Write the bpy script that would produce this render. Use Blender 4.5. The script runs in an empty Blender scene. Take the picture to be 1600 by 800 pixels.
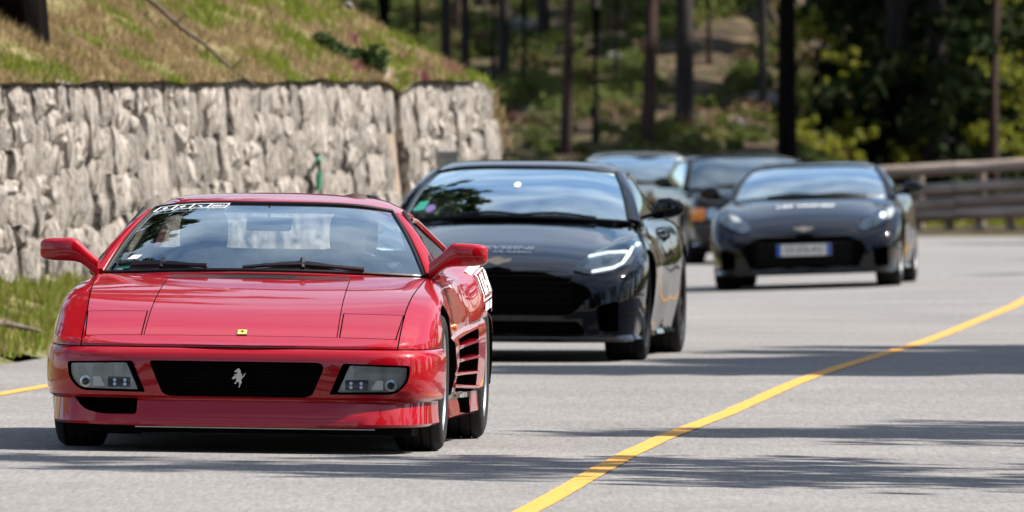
import bpy, bmesh, math, random
import numpy as np
from mathutils import Vector, Matrix, Euler, noise as mnoise
S = bpy.context.scene
COL = S.collection
R = math.radians
random.seed(7)
rng = np.random.default_rng(7)

# ------------------------------------------------------------------ camera
CAM_Z = 1.4
F_PX = 18807.0                    # focal length in pixels of the 1600 px wide photograph
cam_d = bpy.data.cameras.new('camera')
cam = bpy.data.objects.new('camera', cam_d)
COL.objects.link(cam)
cam.location = (0, 0, CAM_Z)
cam.rotation_euler = (math.pi / 2 - math.atan(178.0 / F_PX), 0, 0)
cam_d.sensor_width = 36.0
cam_d.lens = F_PX / 1600 * 36.0
cam_d.clip_start = 1.0
cam_d.clip_end = 4000
cam_d.dof.use_dof = True
cam_d.dof.focus_distance = 54.6
cam_d.dof.aperture_fstop = 8.8
S.camera = cam

# ------------------------------------------------------------------ light
SUN_EL, SUN_AZ = 50.0, 82.0       # azimuth from +Y (view direction) towards +X (right)
w = bpy.data.worlds.new('World')
S.world = w
w.use_nodes = True
nt = w.node_tree
nt.nodes.clear()
sky = nt.nodes.new('ShaderNodeTexSky')
sky.sky_type = 'NISHITA'
sky.sun_disc = False
sky.sun_elevation = R(SUN_EL)
sky.sun_rotation = R(SUN_AZ)
bg = nt.nodes.new('ShaderNodeBackground')
bg.inputs['Strength'].default_value = 0.085
tc = nt.nodes.new('ShaderNodeTexCoord')
mp = nt.nodes.new('ShaderNodeMapping')
mp.inputs['Scale'].default_value = (1.0, 1.0, 2.6)
cn = nt.nodes.new('ShaderNodeTexNoise')
cn.inputs['Scale'].default_value = 2.3
cn.inputs['Detail'].default_value = 9
cn.inputs['Roughness'].default_value = 0.55
cr = nt.nodes.new('ShaderNodeValToRGB')
cr.color_ramp.elements[0].position = 0.47
cr.color_ramp.elements[1].position = 0.80
mx = nt.nodes.new('ShaderNodeMixRGB')
mx.inputs[2].default_value = (6.4, 6.8, 7.4, 1)
out = nt.nodes.new('ShaderNodeOutputWorld')
L = nt.links.new
L(tc.outputs['Generated'], mp.inputs[0]); L(mp.outputs[0], cn.inputs['Vector'])
L(cn.outputs['Fac'], cr.inputs[0]); L(cr.outputs[0], mx.inputs[0]); L(sky.outputs[0], mx.inputs[1])
L(mx.outputs[0], bg.inputs[0]); L(bg.outputs[0], out.inputs[0])

sun_d = bpy.data.lights.new('sun', 'SUN')
sun_d.energy = 5.0
sun_d.angle = R(0.5)
sun_d.color = (1.0, 0.95, 0.87)
sun = bpy.data.objects.new('sun', sun_d)
COL.objects.link(sun)
TO_SUN = Vector((math.cos(R(SUN_EL)) * math.sin(R(SUN_AZ)), math.cos(R(SUN_EL)) * math.cos(R(SUN_AZ)), math.sin(R(SUN_EL))))
sun.rotation_euler = TO_SUN.to_track_quat('Z', 'Y').to_euler()
sun.location = (40, 60, 60)

S.view_settings.view_transform = 'Standard'
S.view_settings.look = 'None'
S.view_settings.exposure = 1.12
S.view_settings.gamma = 1.0
S.render.engine = 'CYCLES'
S.cycles.max_bounces = 8
S.cycles.transparent_max_bounces = 16

# ------------------------------------------------------------------ helpers
def sm(a, b, x):
    t = np.clip((x - a) / (b - a), 0, 1)
    return t * t * (3 - 2 * t)

class Tab:
    """smooth monotone table lookup"""
    def __init__(self, *pts):
        if len(pts) == 1 and not isinstance(pts[0], tuple): pts = ((0, pts[0]), (1, pts[0]))
        self.x = np.array([p[0] for p in pts], float); self.y = np.array([p[1] for p in pts], float)
        h = np.diff(self.x); d = np.diff(self.y) / h
        m = np.zeros(len(self.x)); m[0] = d[0]; m[-1] = d[-1]
        for i in range(1, len(m) - 1):
            m[i] = 0 if d[i - 1] * d[i] <= 0 else 2 * d[i - 1] * d[i] / (d[i - 1] + d[i])
        self.m = m
    def __call__(self, v):
        x, y, m = self.x, self.y, self.m
        if v <= x[0]: return float(y[0])
        if v >= x[-1]: return float(y[-1])
        i = int(np.searchsorted(x, v) - 1); h = x[i + 1] - x[i]; t = (v - x[i]) / h
        return float((2*t**3 - 3*t*t + 1) * y[i] + (t**3 - 2*t*t + t) * h * m[i] + (-2*t**3 + 3*t*t) * y[i + 1] + (t**3 - t*t) * h * m[i + 1])

def at(px, py, d):
    s = F_PX / d
    return Vector(((px - 800) / s, d, CAM_Z - (py - 222) / s))

def tag(o, label=None, cat=None, group=None, kind=None):
    if label: o['label'] = label
    if cat: o['category'] = cat
    if group: o['group'] = group
    if kind: o['kind'] = kind
    return o

def link(name, me, parent=None):
    o = bpy.data.objects.new(name, me)
    COL.objects.link(o)
    if parent is not None: o.parent = parent
    return o

def thing(name, label, cat, loc=(0, 0, 0), rot=(0, 0, 0), group=None):
    o = link(name, None)
    o.empty_display_size = 0.3
    o.location = loc; o.rotation_euler = rot
    return tag(o, label, cat, group)

def finish(me, mats, smooth=30):
    if not isinstance(mats, (list, tuple)): mats = [mats]
    for m in mats: me.materials.append(m)
    if smooth:
        me.polygons.foreach_set('use_smooth', [True] * len(me.polygons))
        me.set_sharp_from_angle(angle=R(smooth))
    me.update()
    return me

def mesh(name, verts, faces, mats, parent=None, smooth=30, recalc=True, midx=None):
    me = bpy.data.meshes.new(name)
    me.from_pydata([tuple(v) for v in verts], [], faces)
    if midx is not None: me.polygons.foreach_set('material_index', midx)
    if recalc:
        bm = bmesh.new(); bm.from_mesh(me); bmesh.ops.recalc_face_normals(bm, faces=bm.faces); bm.to_mesh(me); bm.free()
    finish(me, mats, smooth)
    return link(name, me, parent)

class MB:
    """collects shapes into one mesh"""
    def __init__(self): self.v = []; self.f = []
    def add(self, v, f):
        b = len(self.v); self.v += [tuple(p) for p in v]; self.f += [tuple(i + b for i in q) for q in f]; return self
    def box(self, lo, hi, M=None):
        v = [Vector((x, y, z)) for x in (lo[0], hi[0]) for y in (lo[1], hi[1]) for z in (lo[2], hi[2])]
        if M is not None: v = [M @ p for p in v]
        return self.add(v, [(0, 1, 3, 2), (4, 6, 7, 5), (0, 4, 5, 1), (2, 3, 7, 6), (0, 2, 6, 4), (1, 5, 7, 3)])
    def tube(self, pts, rad, n=8, cap=True, flat=1.0):
        pts = [Vector(p) for p in pts]
        if not isinstance(rad, (list, tuple)): rad = [rad] * len(pts)
        vs = []; fs = []
        up = Vector((0, 0, 1))
        for i, p in enumerate(pts):
            t = (pts[min(i + 1, len(pts) - 1)] - pts[max(i - 1, 0)]).normalized()
            a = t.cross(up)
            if a.length < 1e-3: a = t.cross(Vector((0, 1, 0)))
            a.normalize(); b = t.cross(a).normalized()
            for k in range(n):
                an = 2 * math.pi * k / n
                vs.append(p + a * math.cos(an) * rad[i] + b * math.sin(an) * rad[i] * flat)
        for i in range(len(pts) - 1):
            for k in range(n):
                k2 = (k + 1) % n
                fs.append((i * n + k, i * n + k2, (i + 1) * n + k2, (i + 1) * n + k))
        if cap:
            fs.append(tuple(range(n))[::-1]); fs.append(tuple((len(pts) - 1) * n + k for k in range(n)))
        return self.add(vs, fs)
    def prism(self, poly, axis, a, b):
        """2D polygon extruded along an axis; poly is (x,z) for y, (x,y) for z, (y,z) for x"""
        n = len(poly)
        def P(p, t):
            if axis == 'y': return (p[0], t, p[1])
            if axis == 'z': return (p[0], p[1], t)
            return (t, p[0], p[1])
        v = [P(p, a) for p in poly] + [P(p, b) for p in poly]
        f = [tuple(range(n)), tuple(range(n, 2 * n))[::-1]] + [(i, i + n, (i + 1) % n + n, (i + 1) % n) for i in range(n)]
        return self.add(v, f)
    def lathe(self, prof, axis='x', n=32, c=(0, 0, 0)):
        """profile of (radius, offset along axis), closed loop not capped"""
        vs = []; m = len(prof)
        for k in range(n):
            an = 2 * math.pi * k / n
            for r, o in prof:
                if axis == 'x': vs.append((c[0] + o, c[1] + r * math.cos(an), c[2] + r * math.sin(an)))
                elif axis == 'y': vs.append((c[0] + r * math.cos(an), c[1] + o, c[2] + r * math.sin(an)))
                else: vs.append((c[0] + r * math.cos(an), c[1] + r * math.sin(an), c[2] + o))
        fs = []
        for k in range(n):
            k2 = (k + 1) % n
            for j in range(m - 1): fs.append((k * m + j, k2 * m + j, k2 * m + j + 1, k * m + j + 1))
        return self.add(vs, fs)
    def loops(self, loops, cap=True):
        n = len(loops[0]); vs = [p for l in loops for p in l]; fs = []
        for i in range(len(loops) - 1):
            for k in range(n):
                k2 = (k + 1) % n
                fs.append((i * n + k, i * n + k2, (i + 1) * n + k2, (i + 1) * n + k))
        if cap: fs += [tuple(range(n))[::-1], tuple((len(loops) - 1) * n + k for k in range(n))]
        return self.add(vs, fs)
    def build(self, name, mats, parent=None, smooth=30): return mesh(name, self.v, self.f, mats, parent, smooth)

def bake(o):
    dg = bpy.context.evaluated_depsgraph_get(); dg.update()
    me = bpy.data.meshes.new_from_object(o.evaluated_get(dg))
    o.modifiers.clear(); o.data = me
    return o

def solidify(o, t, offset=-1):
    m = o.modifiers.new('s', 'SOLIDIFY'); m.thickness = t; m.offset = offset
    return bake(o)

def boolean(o, cutter, op='DIFFERENCE', kill=True, smooth=30):
    m = o.modifiers.new('b', 'BOOLEAN'); m.object = cutter; m.operation = op; m.solver = 'EXACT'
    try: m.material_mode = 'TRANSFER'
    except Exception: pass
    bake(o)
    if kill: bpy.data.objects.remove(cutter)
    if smooth:
        o.data.polygons.foreach_set('use_smooth', [True] * len(o.data.polygons))
        o.data.set_sharp_from_angle(angle=R(smooth))
    return o

def dupe(o, name):
    c = o.copy(); c.data = o.data.copy(); c.name = name; COL.objects.link(c); return c

def remat(o, mat):
    o.data.materials.clear(); o.data.materials.append(mat)
    o.data.polygons.foreach_set('material_index', [0] * len(o.data.polygons))

def mirror_x(o, name=None):
    """a mirrored copy of a part (x -> -x) with its own mesh"""
    c = o.copy(); c.data = o.data.copy(); COL.objects.link(c)
    bm = bmesh.new(); bm.from_mesh(c.data)
    for v in bm.verts: v.co.x = -v.co.x
    bmesh.ops.reverse_faces(bm, faces=bm.faces); bm.to_mesh(c.data); bm.free()
    c.location = (-o.location.x, o.location.y, o.location.z)
    for ch in list(o.children):
        d = mirror_x(ch); d.parent = c
    return c

def grid(fn, nu, nv):
    v = [fn(-1 + 2 * i / nu, j / nv) for j in range(nv + 1) for i in range(nu + 1)]
    f = [(j * (nu + 1) + i, j * (nu + 1) + i + 1, (j + 1) * (nu + 1) + i + 1, (j + 1) * (nu + 1) + i) for j in range(nv) for i in range(nu)]
    return v, f

def rounded(poly, r, n=4):
    out = []; m = len(poly)
    for i in range(m):
        p = Vector(poly[i]); a = Vector(poly[i - 1]); b = Vector(poly[(i + 1) % m])
        da = (a - p); db = (b - p); rr = r[i] if isinstance(r, (list, tuple)) else r
        q = min(rr, da.length * .45, db.length * .45)
        s = p + da.normalized() * q; e = p + db.normalized() * q
        if q < 1e-5: out.append(tuple(p)); continue
        for k in range(n + 1):
            t = k / n; out.append(tuple((1 - t) ** 2 * s + 2 * t * (1 - t) * p + t * t * e))
    return out

def text_mesh(name, body, size, mat, parent, M, extrude=0.0008, shear=0.0, sx=1.0, align='CENTER', bold=0.0):
    c = bpy.data.curves.new(name, 'FONT'); c.body = body; c.size = size; c.align_x = align; c.align_y = 'CENTER'
    c.extrude = extrude; c.offset = bold; c.shear = shear; c.resolution_u = 2
    t = bpy.data.objects.new(name, c); COL.objects.link(t)
    dg = bpy.context.evaluated_depsgraph_get(); dg.update()
    me = bpy.data.meshes.new_from_object(t.evaluated_get(dg)); bpy.data.objects.remove(t)
    me.transform(Matrix.Diagonal((sx, 1, 1, 1))); me.transform(M)
    me.materials.clear(); me.materials.append(mat)
    return link(name, me, parent)

# ------------------------------------------------------------------ materials
def mat(name):
    m = bpy.data.materials.new(name); m.use_nodes = True
    return m, m.node_tree, m.node_tree.nodes['Principled BSDF']

def simple(name, col, rough=.5, metal=0, coat=0, spec=.5, emit=None, es=1):
    m, t, b = mat(name)
    b.inputs['Base Color'].default_value = (*col, 1); b.inputs['Roughness'].default_value = rough
    b.inputs['Metallic'].default_value = metal; b.inputs['Coat Weight'].default_value = coat; b.inputs['Coat Roughness'].default_value = .03
    b.inputs['Specular IOR Level'].default_value = spec
    if emit: b.inputs['Emission Color'].default_value = (*emit, 1); b.inputs['Emission Strength'].default_value = es
    return m

def nd(t, kind, **kw):
    n = t.nodes.new(kind)
    for k, v in kw.items():
        if k in n.inputs: n.inputs[k].default_value = v
        else: setattr(n, k, v)
    return n

def noisy(name, cols, scale=5, rough=.8, bump=0, bscale=None, stretch=(1, 1, 1), detail=6, pos=None, coords='Object', spec=.3, seedloc=False, transl=0, dist=.02, vary=0, cracks=None):
    """procedural surface: noise through a colour ramp, a second noise for relief"""
    m, t, b = mat(name)
    tcn = nd(t, 'ShaderNodeTexCoord'); mpn = nd(t, 'ShaderNodeMapping', Scale=stretch)
    t.links.new(tcn.outputs[coords], mpn.inputs[0])
    src = mpn.outputs[0]
    if seedloc:
        oi = nd(t, 'ShaderNodeObjectInfo'); va = nd(t, 'ShaderNodeVectorMath', operation='ADD'); ms = nd(t, 'ShaderNodeMath', operation='MULTIPLY'); ms.inputs[1].default_value = 60
        t.links.new(oi.outputs['Random'], ms.inputs[0]); t.links.new(src, va.inputs[0]); t.links.new(ms.outputs[0], va.inputs[1]); src = va.outputs[0]
    n = nd(t, 'ShaderNodeTexNoise', Scale=scale, Detail=detail, Roughness=.6)
    t.links.new(src, n.inputs['Vector'])
    r = nd(t, 'ShaderNodeValToRGB'); e = r.color_ramp.elements
    pos = pos or [.3 + .4 * i / max(1, len(cols) - 1) for i in range(len(cols))]
    while len(e) < len(cols): e.new(.5)
    for i, c in enumerate(cols): e[i].position = pos[i]; e[i].color = (*c, 1)
    t.links.new(n.outputs['Fac'], r.inputs[0]); t.links.new(r.outputs[0], b.inputs['Base Color'])
    col_out = r.outputs[0]
    if vary:
        oi2 = nd(t, 'ShaderNodeObjectInfo'); mr = nd(t, 'ShaderNodeMapRange'); mr.inputs[3].default_value = 1 - vary; mr.inputs[4].default_value = 1 + vary * .6
        mm = nd(t, 'ShaderNodeMixRGB', blend_type='MULTIPLY'); mm.inputs[0].default_value = 1
        t.links.new(oi2.outputs['Random'], mr.inputs[0]); t.links.new(col_out, mm.inputs[1]); t.links.new(mr.outputs[0], mm.inputs[2]); col_out = mm.outputs[0]; t.links.new(col_out, b.inputs['Base Color'])
    if cracks:
        mp3 = nd(t, 'ShaderNodeMapping', Scale=cracks); vo = nd(t, 'ShaderNodeTexVoronoi', feature='DISTANCE_TO_EDGE', Scale=1.0); wn = nd(t, 'ShaderNodeTexNoise', Scale=5.0, Detail=4); wm = nd(t, 'ShaderNodeMixRGB', blend_type='ADD'); wm.inputs[0].default_value = .55
        mr2 = nd(t, 'ShaderNodeMapRange'); mr2.inputs[1].default_value = 0; mr2.inputs[2].default_value = .10; mr2.inputs[3].default_value = .16; mr2.inputs[4].default_value = 1
        mm2 = nd(t, 'ShaderNodeMixRGB', blend_type='MULTIPLY'); mm2.inputs[0].default_value = 1
        t.links.new(src, mp3.inputs[0]); t.links.new(src, wn.inputs['Vector']); t.links.new(mp3.outputs[0], wm.inputs[1]); t.links.new(wn.outputs['Color'], wm.inputs[2]); t.links.new(wm.outputs[0], vo.inputs['Vector']); t.links.new(vo.outputs['Distance'], mr2.inputs[0])
        t.links.new(col_out, mm2.inputs[1]); t.links.new(mr2.outputs[0], mm2.inputs[2]); col_out = mm2.outputs[0]; t.links.new(col_out, b.inputs['Base Color'])
    b.inputs['Roughness'].default_value = rough; b.inputs['Specular IOR Level'].default_value = spec
    if bump:
        n2 = nd(t, 'ShaderNodeTexNoise', Scale=bscale or scale * 3, Detail=8, Roughness=.65)
        bp = nd(t, 'ShaderNodeBump', Strength=bump, Distance=dist)
        t.links.new(src, n2.inputs['Vector']); t.links.new(n2.outputs['Fac'], bp.inputs['Height']); t.links.new(bp.outputs[0], b.inputs['Normal'])
    if transl:
        tr = nd(t, 'ShaderNodeBsdfTranslucent'); mxn = nd(t, 'ShaderNodeMixShader'); mxn.inputs[0].default_value = transl
        t.links.new(r.outputs[0], tr.inputs[0]); o = t.nodes['Material Output']
        t.links.new(b.outputs[0], mxn.inputs[1]); t.links.new(tr.outputs[0], mxn.inputs[2]); t.links.new(mxn.outputs[0], o.inputs[0])
    m['ramp'] = r.name; m['noise'] = n.name
    return m

def glass(name, tint=(.8, .88, .9), ior=1.5, gain=1.0):
    m, t, b = mat(name)
    t.nodes.remove(b)
    tr = nd(t, 'ShaderNodeBsdfTransparent', Color=(*tint, 1)); gl = nd(t, 'ShaderNodeBsdfGlossy', Roughness=.015, Color=(.80, .94, .96, 1))
    fr = nd(t, 'ShaderNodeFresnel', IOR=ior); mu = nd(t, 'ShaderNodeMath', operation='MULTIPLY'); mu.inputs[1].default_value = gain; mu.use_clamp = True
    mxn = nd(t, 'ShaderNodeMixShader'); o = t.nodes['Material Output']
    t.links.new(fr.outputs[0], mu.inputs[0]); t.links.new(mu.outputs[0], mxn.inputs[0]); t.links.new(tr.outputs[0], mxn.inputs[1]); t.links.new(gl.outputs[0], mxn.inputs[2])
    t.links.new(mxn.outputs[0], o.inputs[0])
    return m

def car_paint(name, col, rough=.35, flake=.0, coat=1.0, spec=.0, cior=1.55, dust=(.25, .22, .19), dust_amt=.05):
    m, t, b = mat(name)
    tcn = nd(t, 'ShaderNodeTexCoord'); n = nd(t, 'ShaderNodeTexNoise', Scale=3.0, Detail=5)
    r = nd(t, 'ShaderNodeMapRange'); r.inputs[1].default_value = .35; r.inputs[2].default_value = .8; r.inputs[3].default_value = 0; r.inputs[4].default_value = dust_amt
    mxn = nd(t, 'ShaderNodeMixRGB'); mxn.inputs[1].default_value = (*col, 1); mxn.inputs[2].default_value = (*dust, 1)
    t.links.new(tcn.outputs['Object'], n.inputs['Vector']); t.links.new(n.outputs['Fac'], r.inputs[0]); t.links.new(r.outputs[0], mxn.inputs[0]); t.links.new(mxn.outputs[0], b.inputs['Base Color'])
    b.inputs['Roughness'].default_value = rough; b.inputs['Coat Weight'].default_value = coat; b.inputs['Coat Roughness'].default_value = .025; b.inputs['Coat IOR'].default_value = cior
    b.inputs['Metallic'].default_value = flake; b.inputs['Specular IOR Level'].default_value = spec
    n2 = nd(t, 'ShaderNodeTexNoise', Scale=2.2, Detail=2); bp = nd(t, 'ShaderNodeBump', Strength=.025, Distance=.02)
    t.links.new(tcn.outputs['Object'], n2.inputs['Vector']); t.links.new(n2.outputs['Fac'], bp.inputs['Height']); t.links.new(bp.outputs[0], b.inputs['Coat Normal'])
    return m

M = {}
M['red'] = car_paint('red_paint', (.31, .001, .0065), dust=(.22, .06, .06), dust_amt=.03, spec=.06, cior=1.55)
M['black'] = car_paint('black_paint', (.0022, .0026, .004), dust_amt=.006, cior=1.47)
M['navy'] = car_paint('dark_blue_paint', (.15, .17, .19), dust_amt=.05, spec=.3)
M['bronze'] = car_paint('dark_brown_black_paint', (.004, .004, .004), dust_amt=.02, cior=1.45)
M['gap'] = simple('black_recess', (.004, .004, .004), .9, spec=.1)
M['plastic'] = simple('black_plastic', (.012, .012, .012), .45)
M['rubber'] = noisy('tyre_rubber', [(.006, .006, .006), (.014, .0135, .013)], 9, .85, .15)
M['seal'] = simple('black_rubber_seal', (.008, .008, .008), .35)
M['alloy'] = simple('silver_alloy', (.62, .62, .63), .28, 1)
M['dalloy'] = simple('dark_alloy', (.06, .06, .065), .3, .9)
M['chrome'] = simple('chrome', (.75, .75, .76), .12, 1)
M['glass'] = glass('windscreen_glass', (.88, .94, .96), 1.55, 4.2)
M['bglass'] = glass('tinted_glass', (.40, .47, .5), 1.55, 5.0)
M['sglass'] = glass('side_glass', (.25, .29, .3), 1.5, 1.2)
M['lens'] = glass('lamp_lens', (.9, .92, .93), 1.5, 1.3)
M['lampgrey'] = noisy('lamp_reflector', [(.32, .31, .30), (.60, .60, .58)], 9, .3, .25, 60, spec=.6, stretch=(3, 1, .3))
M['lampdark'] = simple('lamp_inner_dark', (.02, .025, .035), .3)
M['drl'] = simple('lit_daytime_lamp', (.9, .92, .95), .3, emit=(.95, .97, 1), es=.6)
M['hid'] = simple('lit_headlamp', (.9, .92, .95), .2, emit=(.92, .96, 1), es=1.0)
M['led'] = simple('small_blue_white_lamp', (.6, .7, .9), .2, emit=(.5, .65, 1), es=.08)
M['amber'] = simple('amber_lens', (.7, .2, .02), .25, coat=.6)
M['leather'] = noisy('dark_leather', [(.014, .013, .013), (.03, .028, .027)], 12, .6, .1)
M['white'] = simple('white_vinyl', (.78, .78, .78), .5)
M['plate'] = simple('plate_white', (.7, .7, .68), .45)
M['blue'] = simple('plate_blue', (.01, .09, .42), .45)
M['ink'] = simple('plate_black', (.015, .015, .015), .5)
M['yellow_badge'] = simple('badge_yellow', (.75, .6, .08), .35)
M['green_stk'] = simple('green_sticker', (.03, .26, .20), .5)
M['purple_stk'] = simple('purple_sticker', (.16, .11, .30), .5)
M['skin'] = noisy('skin', [(.42, .24, .17), (.52, .32, .23)], 20, .55)
M['shirt'] = noisy('dark_blue_shirt', [(.02, .025, .045), (.03, .036, .06)], 30, .85)
M['hair'] = noisy('brown_hair', [(.03, .02, .014), (.06, .042, .03)], 60, .6)

def road_material():
    m, t, b = mat('worn_asphalt')
    tcn = nd(t, 'ShaderNodeTexCoord')
    fine = nd(t, 'ShaderNodeTexVoronoi', Scale=34.0); t.links.new(tcn.outputs['Object'], fine.inputs['Vector'])
    big = nd(t, 'ShaderNodeTexNoise', Scale=.45, Detail=6); t.links.new(tcn.outputs['Object'], big.inputs['Vector'])
    mid = nd(t, 'ShaderNodeTexNoise', Scale=22.0, Detail=7, Roughness=.75); t.links.new(tcn.outputs['Object'], mid.inputs['Vector'])
    r = nd(t, 'ShaderNodeValToRGB'); e = r.color_ramp.elements
    e[0].position = .27; e[0].color = (.13, .126, .122, 1); e[1].position = .73; e[1].color = (.31, .298, .288, 1)
    t.links.new(mid.outputs['Fac'], r.inputs[0])
    r2 = nd(t, 'ShaderNodeValToRGB'); e = r2.color_ramp.elements
    e[0].position = .3; e[0].color = (.82, .81, .80, 1); e[1].position = .7; e[1].color = (1.08, 1.07, 1.06, 1)
    t.links.new(big.outputs['Fac'], r2.inputs[0])
    mu = nd(t, 'ShaderNodeMixRGB', blend_type='MULTIPLY'); mu.inputs[0].default_value = 1
    t.links.new(r.outputs[0], mu.inputs[1]); t.links.new(r2.outputs[0], mu.inputs[2]); 
    r3 = nd(t, 'ShaderNodeValToRGB'); e = r3.color_ramp.elements
    e[0].position = .0; e[0].color = (1.12, 1.12, 1.12, 1); e[1].position = .55; e[1].color = (.8, .8, .8, 1)
    t.links.new(fine.outputs['Distance'], r3.inputs[0])
    mpl = nd(t, 'ShaderNodeMapping', Scale=(1, .035, 1)); stn = nd(t, 'ShaderNodeTexNoise', Scale=55.0, Detail=3, Roughness=.7); t.links.new(tcn.outputs['Object'], mpl.inputs[0]); t.links.new(mpl.outputs[0], stn.inputs['Vector'])
    r4 = nd(t, 'ShaderNodeValToRGB'); e = r4.color_ramp.elements
    e[0].position = .3; e[0].color = (.80, .80, .80, 1); e[1].position = .7; e[1].color = (1.17, 1.17, 1.17, 1)
    t.links.new(stn.outputs['Fac'], r4.inputs[0]); mu3 = nd(t, 'ShaderNodeMixRGB', blend_type='MULTIPLY'); mu3.inputs[0].default_value = 1
    mu2 = nd(t, 'ShaderNodeMixRGB', blend_type='MULTIPLY'); mu2.inputs[0].default_value = 1
    t.links.new(mu.outputs[0], mu2.inputs[1]); t.links.new(r3.outputs[0], mu2.inputs[2]); t.links.new(mu2.outputs[0], mu3.inputs[1]); t.links.new(r4.outputs[0], mu3.inputs[2]); t.links.new(mu3.outputs[0], b.inputs['Base Color'])
    bp = nd(t, 'ShaderNodeBump', Strength=.5, Distance=.01); t.links.new(mid.outputs['Fac'], bp.inputs['Height']); t.links.new(bp.outputs[0], b.inputs['Normal'])
    b.inputs['Roughness'].default_value = .85; b.inputs['Specular IOR Level'].default_value = .3
    return m
M['road'] = road_material()
M['line'] = noisy('yellow_road_paint', [(.34, .27, .19), (.55, .27, .04), (.60, .315, .065)], 14, .75, .3, 50, pos=[.30, .42, .7], stretch=(2.2, .25, 1))
M['stone'] = noisy('rough_grey_stone', [(.10, .08, .065), (.42, .36, .305), (.68, .605, .535), (.82, .76, .69)], 6.5, .9, .9, 10, stretch=(3.2, 1.4, .6), pos=[.32, .42, .52, .70], seedloc=True, dist=.10, vary=.26, cracks=(5.5, 1.2, 1.3))
M['mortar'] = noisy('dark_mortar', [(.09, .075, .06), (.2, .17, .14)], 8, .95, .6)
M['concrete'] = noisy('stained_concrete', [(.20, .15, .115), (.36, .28, .22)], 6, .9, .4, stretch=(1, 1, .3))
M['slope'] = noisy('dry_grass_slope', [(.05, .036, .022), (.17, .115, .06), (.14, .13, .032), (.30, .22, .13)], 3.2, .95, .8, 20, pos=[.3, .44, .55, .68], dist=.08)
M['verge'] = noisy('verge_soil', [(.05, .045, .02), (.10, .10, .03), (.17, .14, .08)], 2.5, .95, .6)
M['earth'] = noisy('forest_floor', [(.012, .010, .007), (.07, .040, .024), (.05, .052, .016), (.15, .085, .055)], 1.6, .95, .8, 3, pos=[.32, .46, .54, .68], dist=.2)
M['gdry'] = noisy('dry_grass', [(.24, .165, .08), (.37, .28, .145)], 3, .9, transl=.3)
M['ggreen'] = noisy('fresh_grass', [(.12, .16, .018), (.22, .25, .03)], 3, .8, transl=.35)
M['heather'] = noisy('pink_heather', [(.22, .06, .09), (.32, .12, .13)], 3, .9, transl=.2)
M['shrub'] = noisy('shrub_leaves', [(.02, .045, .01), (.055, .09, .015)], 5, .7, transl=.3)
M['under'] = noisy('undergrowth_leaves', [(.04, .065, .012), (.10, .13, .024), (.15, .14, .04)], .8, .8, transl=.3)
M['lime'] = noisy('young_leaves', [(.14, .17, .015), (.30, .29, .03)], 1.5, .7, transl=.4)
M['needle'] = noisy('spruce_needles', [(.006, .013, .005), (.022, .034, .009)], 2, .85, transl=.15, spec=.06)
M['pneedle'] = noisy('pine_needles', [(.02, .04, .016), (.05, .075, .022)], 2, .75, transl=.2)
M['bark'] = noisy('grey_brown_bark', [(.010, .008, .008), (.030, .025, .023), (.055, .045, .04)], 4, .95, .9, 8, stretch=(3, 3, .4), dist=.05)
M['rbark'] = noisy('red_brown_bark', [(.015, .009, .008), (.05, .028, .022), (.085, .047, .036)], 4, .95, .9, 8, stretch=(3, 3, .4), dist=.05)
M['log'] = noisy('weathered_log', [(.10, .07, .055), (.24, .19, .16), (.36, .305, .27)], 3, .9, .6, 9, stretch=(.4, 3, 3), dist=.03)
M['rock'] = noisy('pale_boulder', [(.08, .075, .07), (.2, .19, .18)], 2.5, .9, .7)
M['wood'] = noisy('dead_branch', [(.07, .05, .04), (.17, .13, .1)], 9, .9, .4)
M['cabinet'] = noisy('grey_painted_metal', [(.22, .225, .235), (.3, .305, .31)], 6, .6)
M['green_pipe'] = simple('green_plastic', (.03, .22, .12), .5)
M['shaded_bark'] = noisy('bark_with_painted_shade', [(.002, .0015, .0015), (.006, .0045, .004), (.012, .009, .007)], 4, .95, .9, 8, stretch=(3, 3, .4), dist=.05, spec=.05)  # bark copy with shade put into its colour, for trunks that stand dark
M['bracken'] = noisy('dead_bracken', [(.07, .035, .02), (.15, .085, .05), (.2, .14, .09)], .9, .9, transl=.2)
# ================================================================== SETTING
XC = Tab((0, -3.2), (30, -.95), (45.5, .02), (56.3, .62), (65, 1.25), (73.5, 1.93), (85.5, 2.98), (97, 3.85), (110, 4.86), (125, 6.1), (135, 6.7), (150, 8), (178, 9))
XL = Tab((0, -9), (30, -6.6), (45, -5.0), (66, -3.75), (75.7, -3.2), (84, -2.5), (95, -.95), (105, .7), (113, 1.15), (120, 1.2), (130, .7), (140, -.1), (150, -1.6), (165, -6), (178, -12))
XR = Tab((0, 2.5), (45, 5.2), (85, 8.2), (110, 9.9), (130, 11.5), (150, 14), (178, 18))
def zr(x, d):
    return float(-.014 * (x + 1.24) * (1 - sm(62, 72, d)) + .03 * (x - 2.85) * sm(100, 112, d) * (1 - sm(124, 138, d)) - .0 * d)

def strip(name, f0, f1, z, m, ds, nx=10, kind='structure', smooth=30):
    v = []; f = []
    for d in ds:
        a, b = f0(d), f1(d)
        for i in range(nx + 1):
            x = a + (b - a) * i / nx; v.append((x, d, z(x, d)))
    n = nx + 1
    for j in range(len(ds) - 1):
        for i in range(nx): f.append((j * n + i, j * n + i + 1, (j + 1) * n + i + 1, (j + 1) * n + i))
    o = mesh(name, v, f, m, None, smooth); tag(o, kind=kind); return o

ds = [0, 15, 30, 40] + list(np.arange(45, 150, 2.0)) + [152, 156, 160, 165, 170, 175, 178.5]
mesh('ground', [(-900, -60, -.35), (900, -60, -.35), (900, 1600, -.35), (-900, 1600, -.35)], [(0, 1, 2, 3)], M['earth'])['kind'] = 'structure'
strip('road', XL, XR, zr, M['road'], ds, 12)
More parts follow.
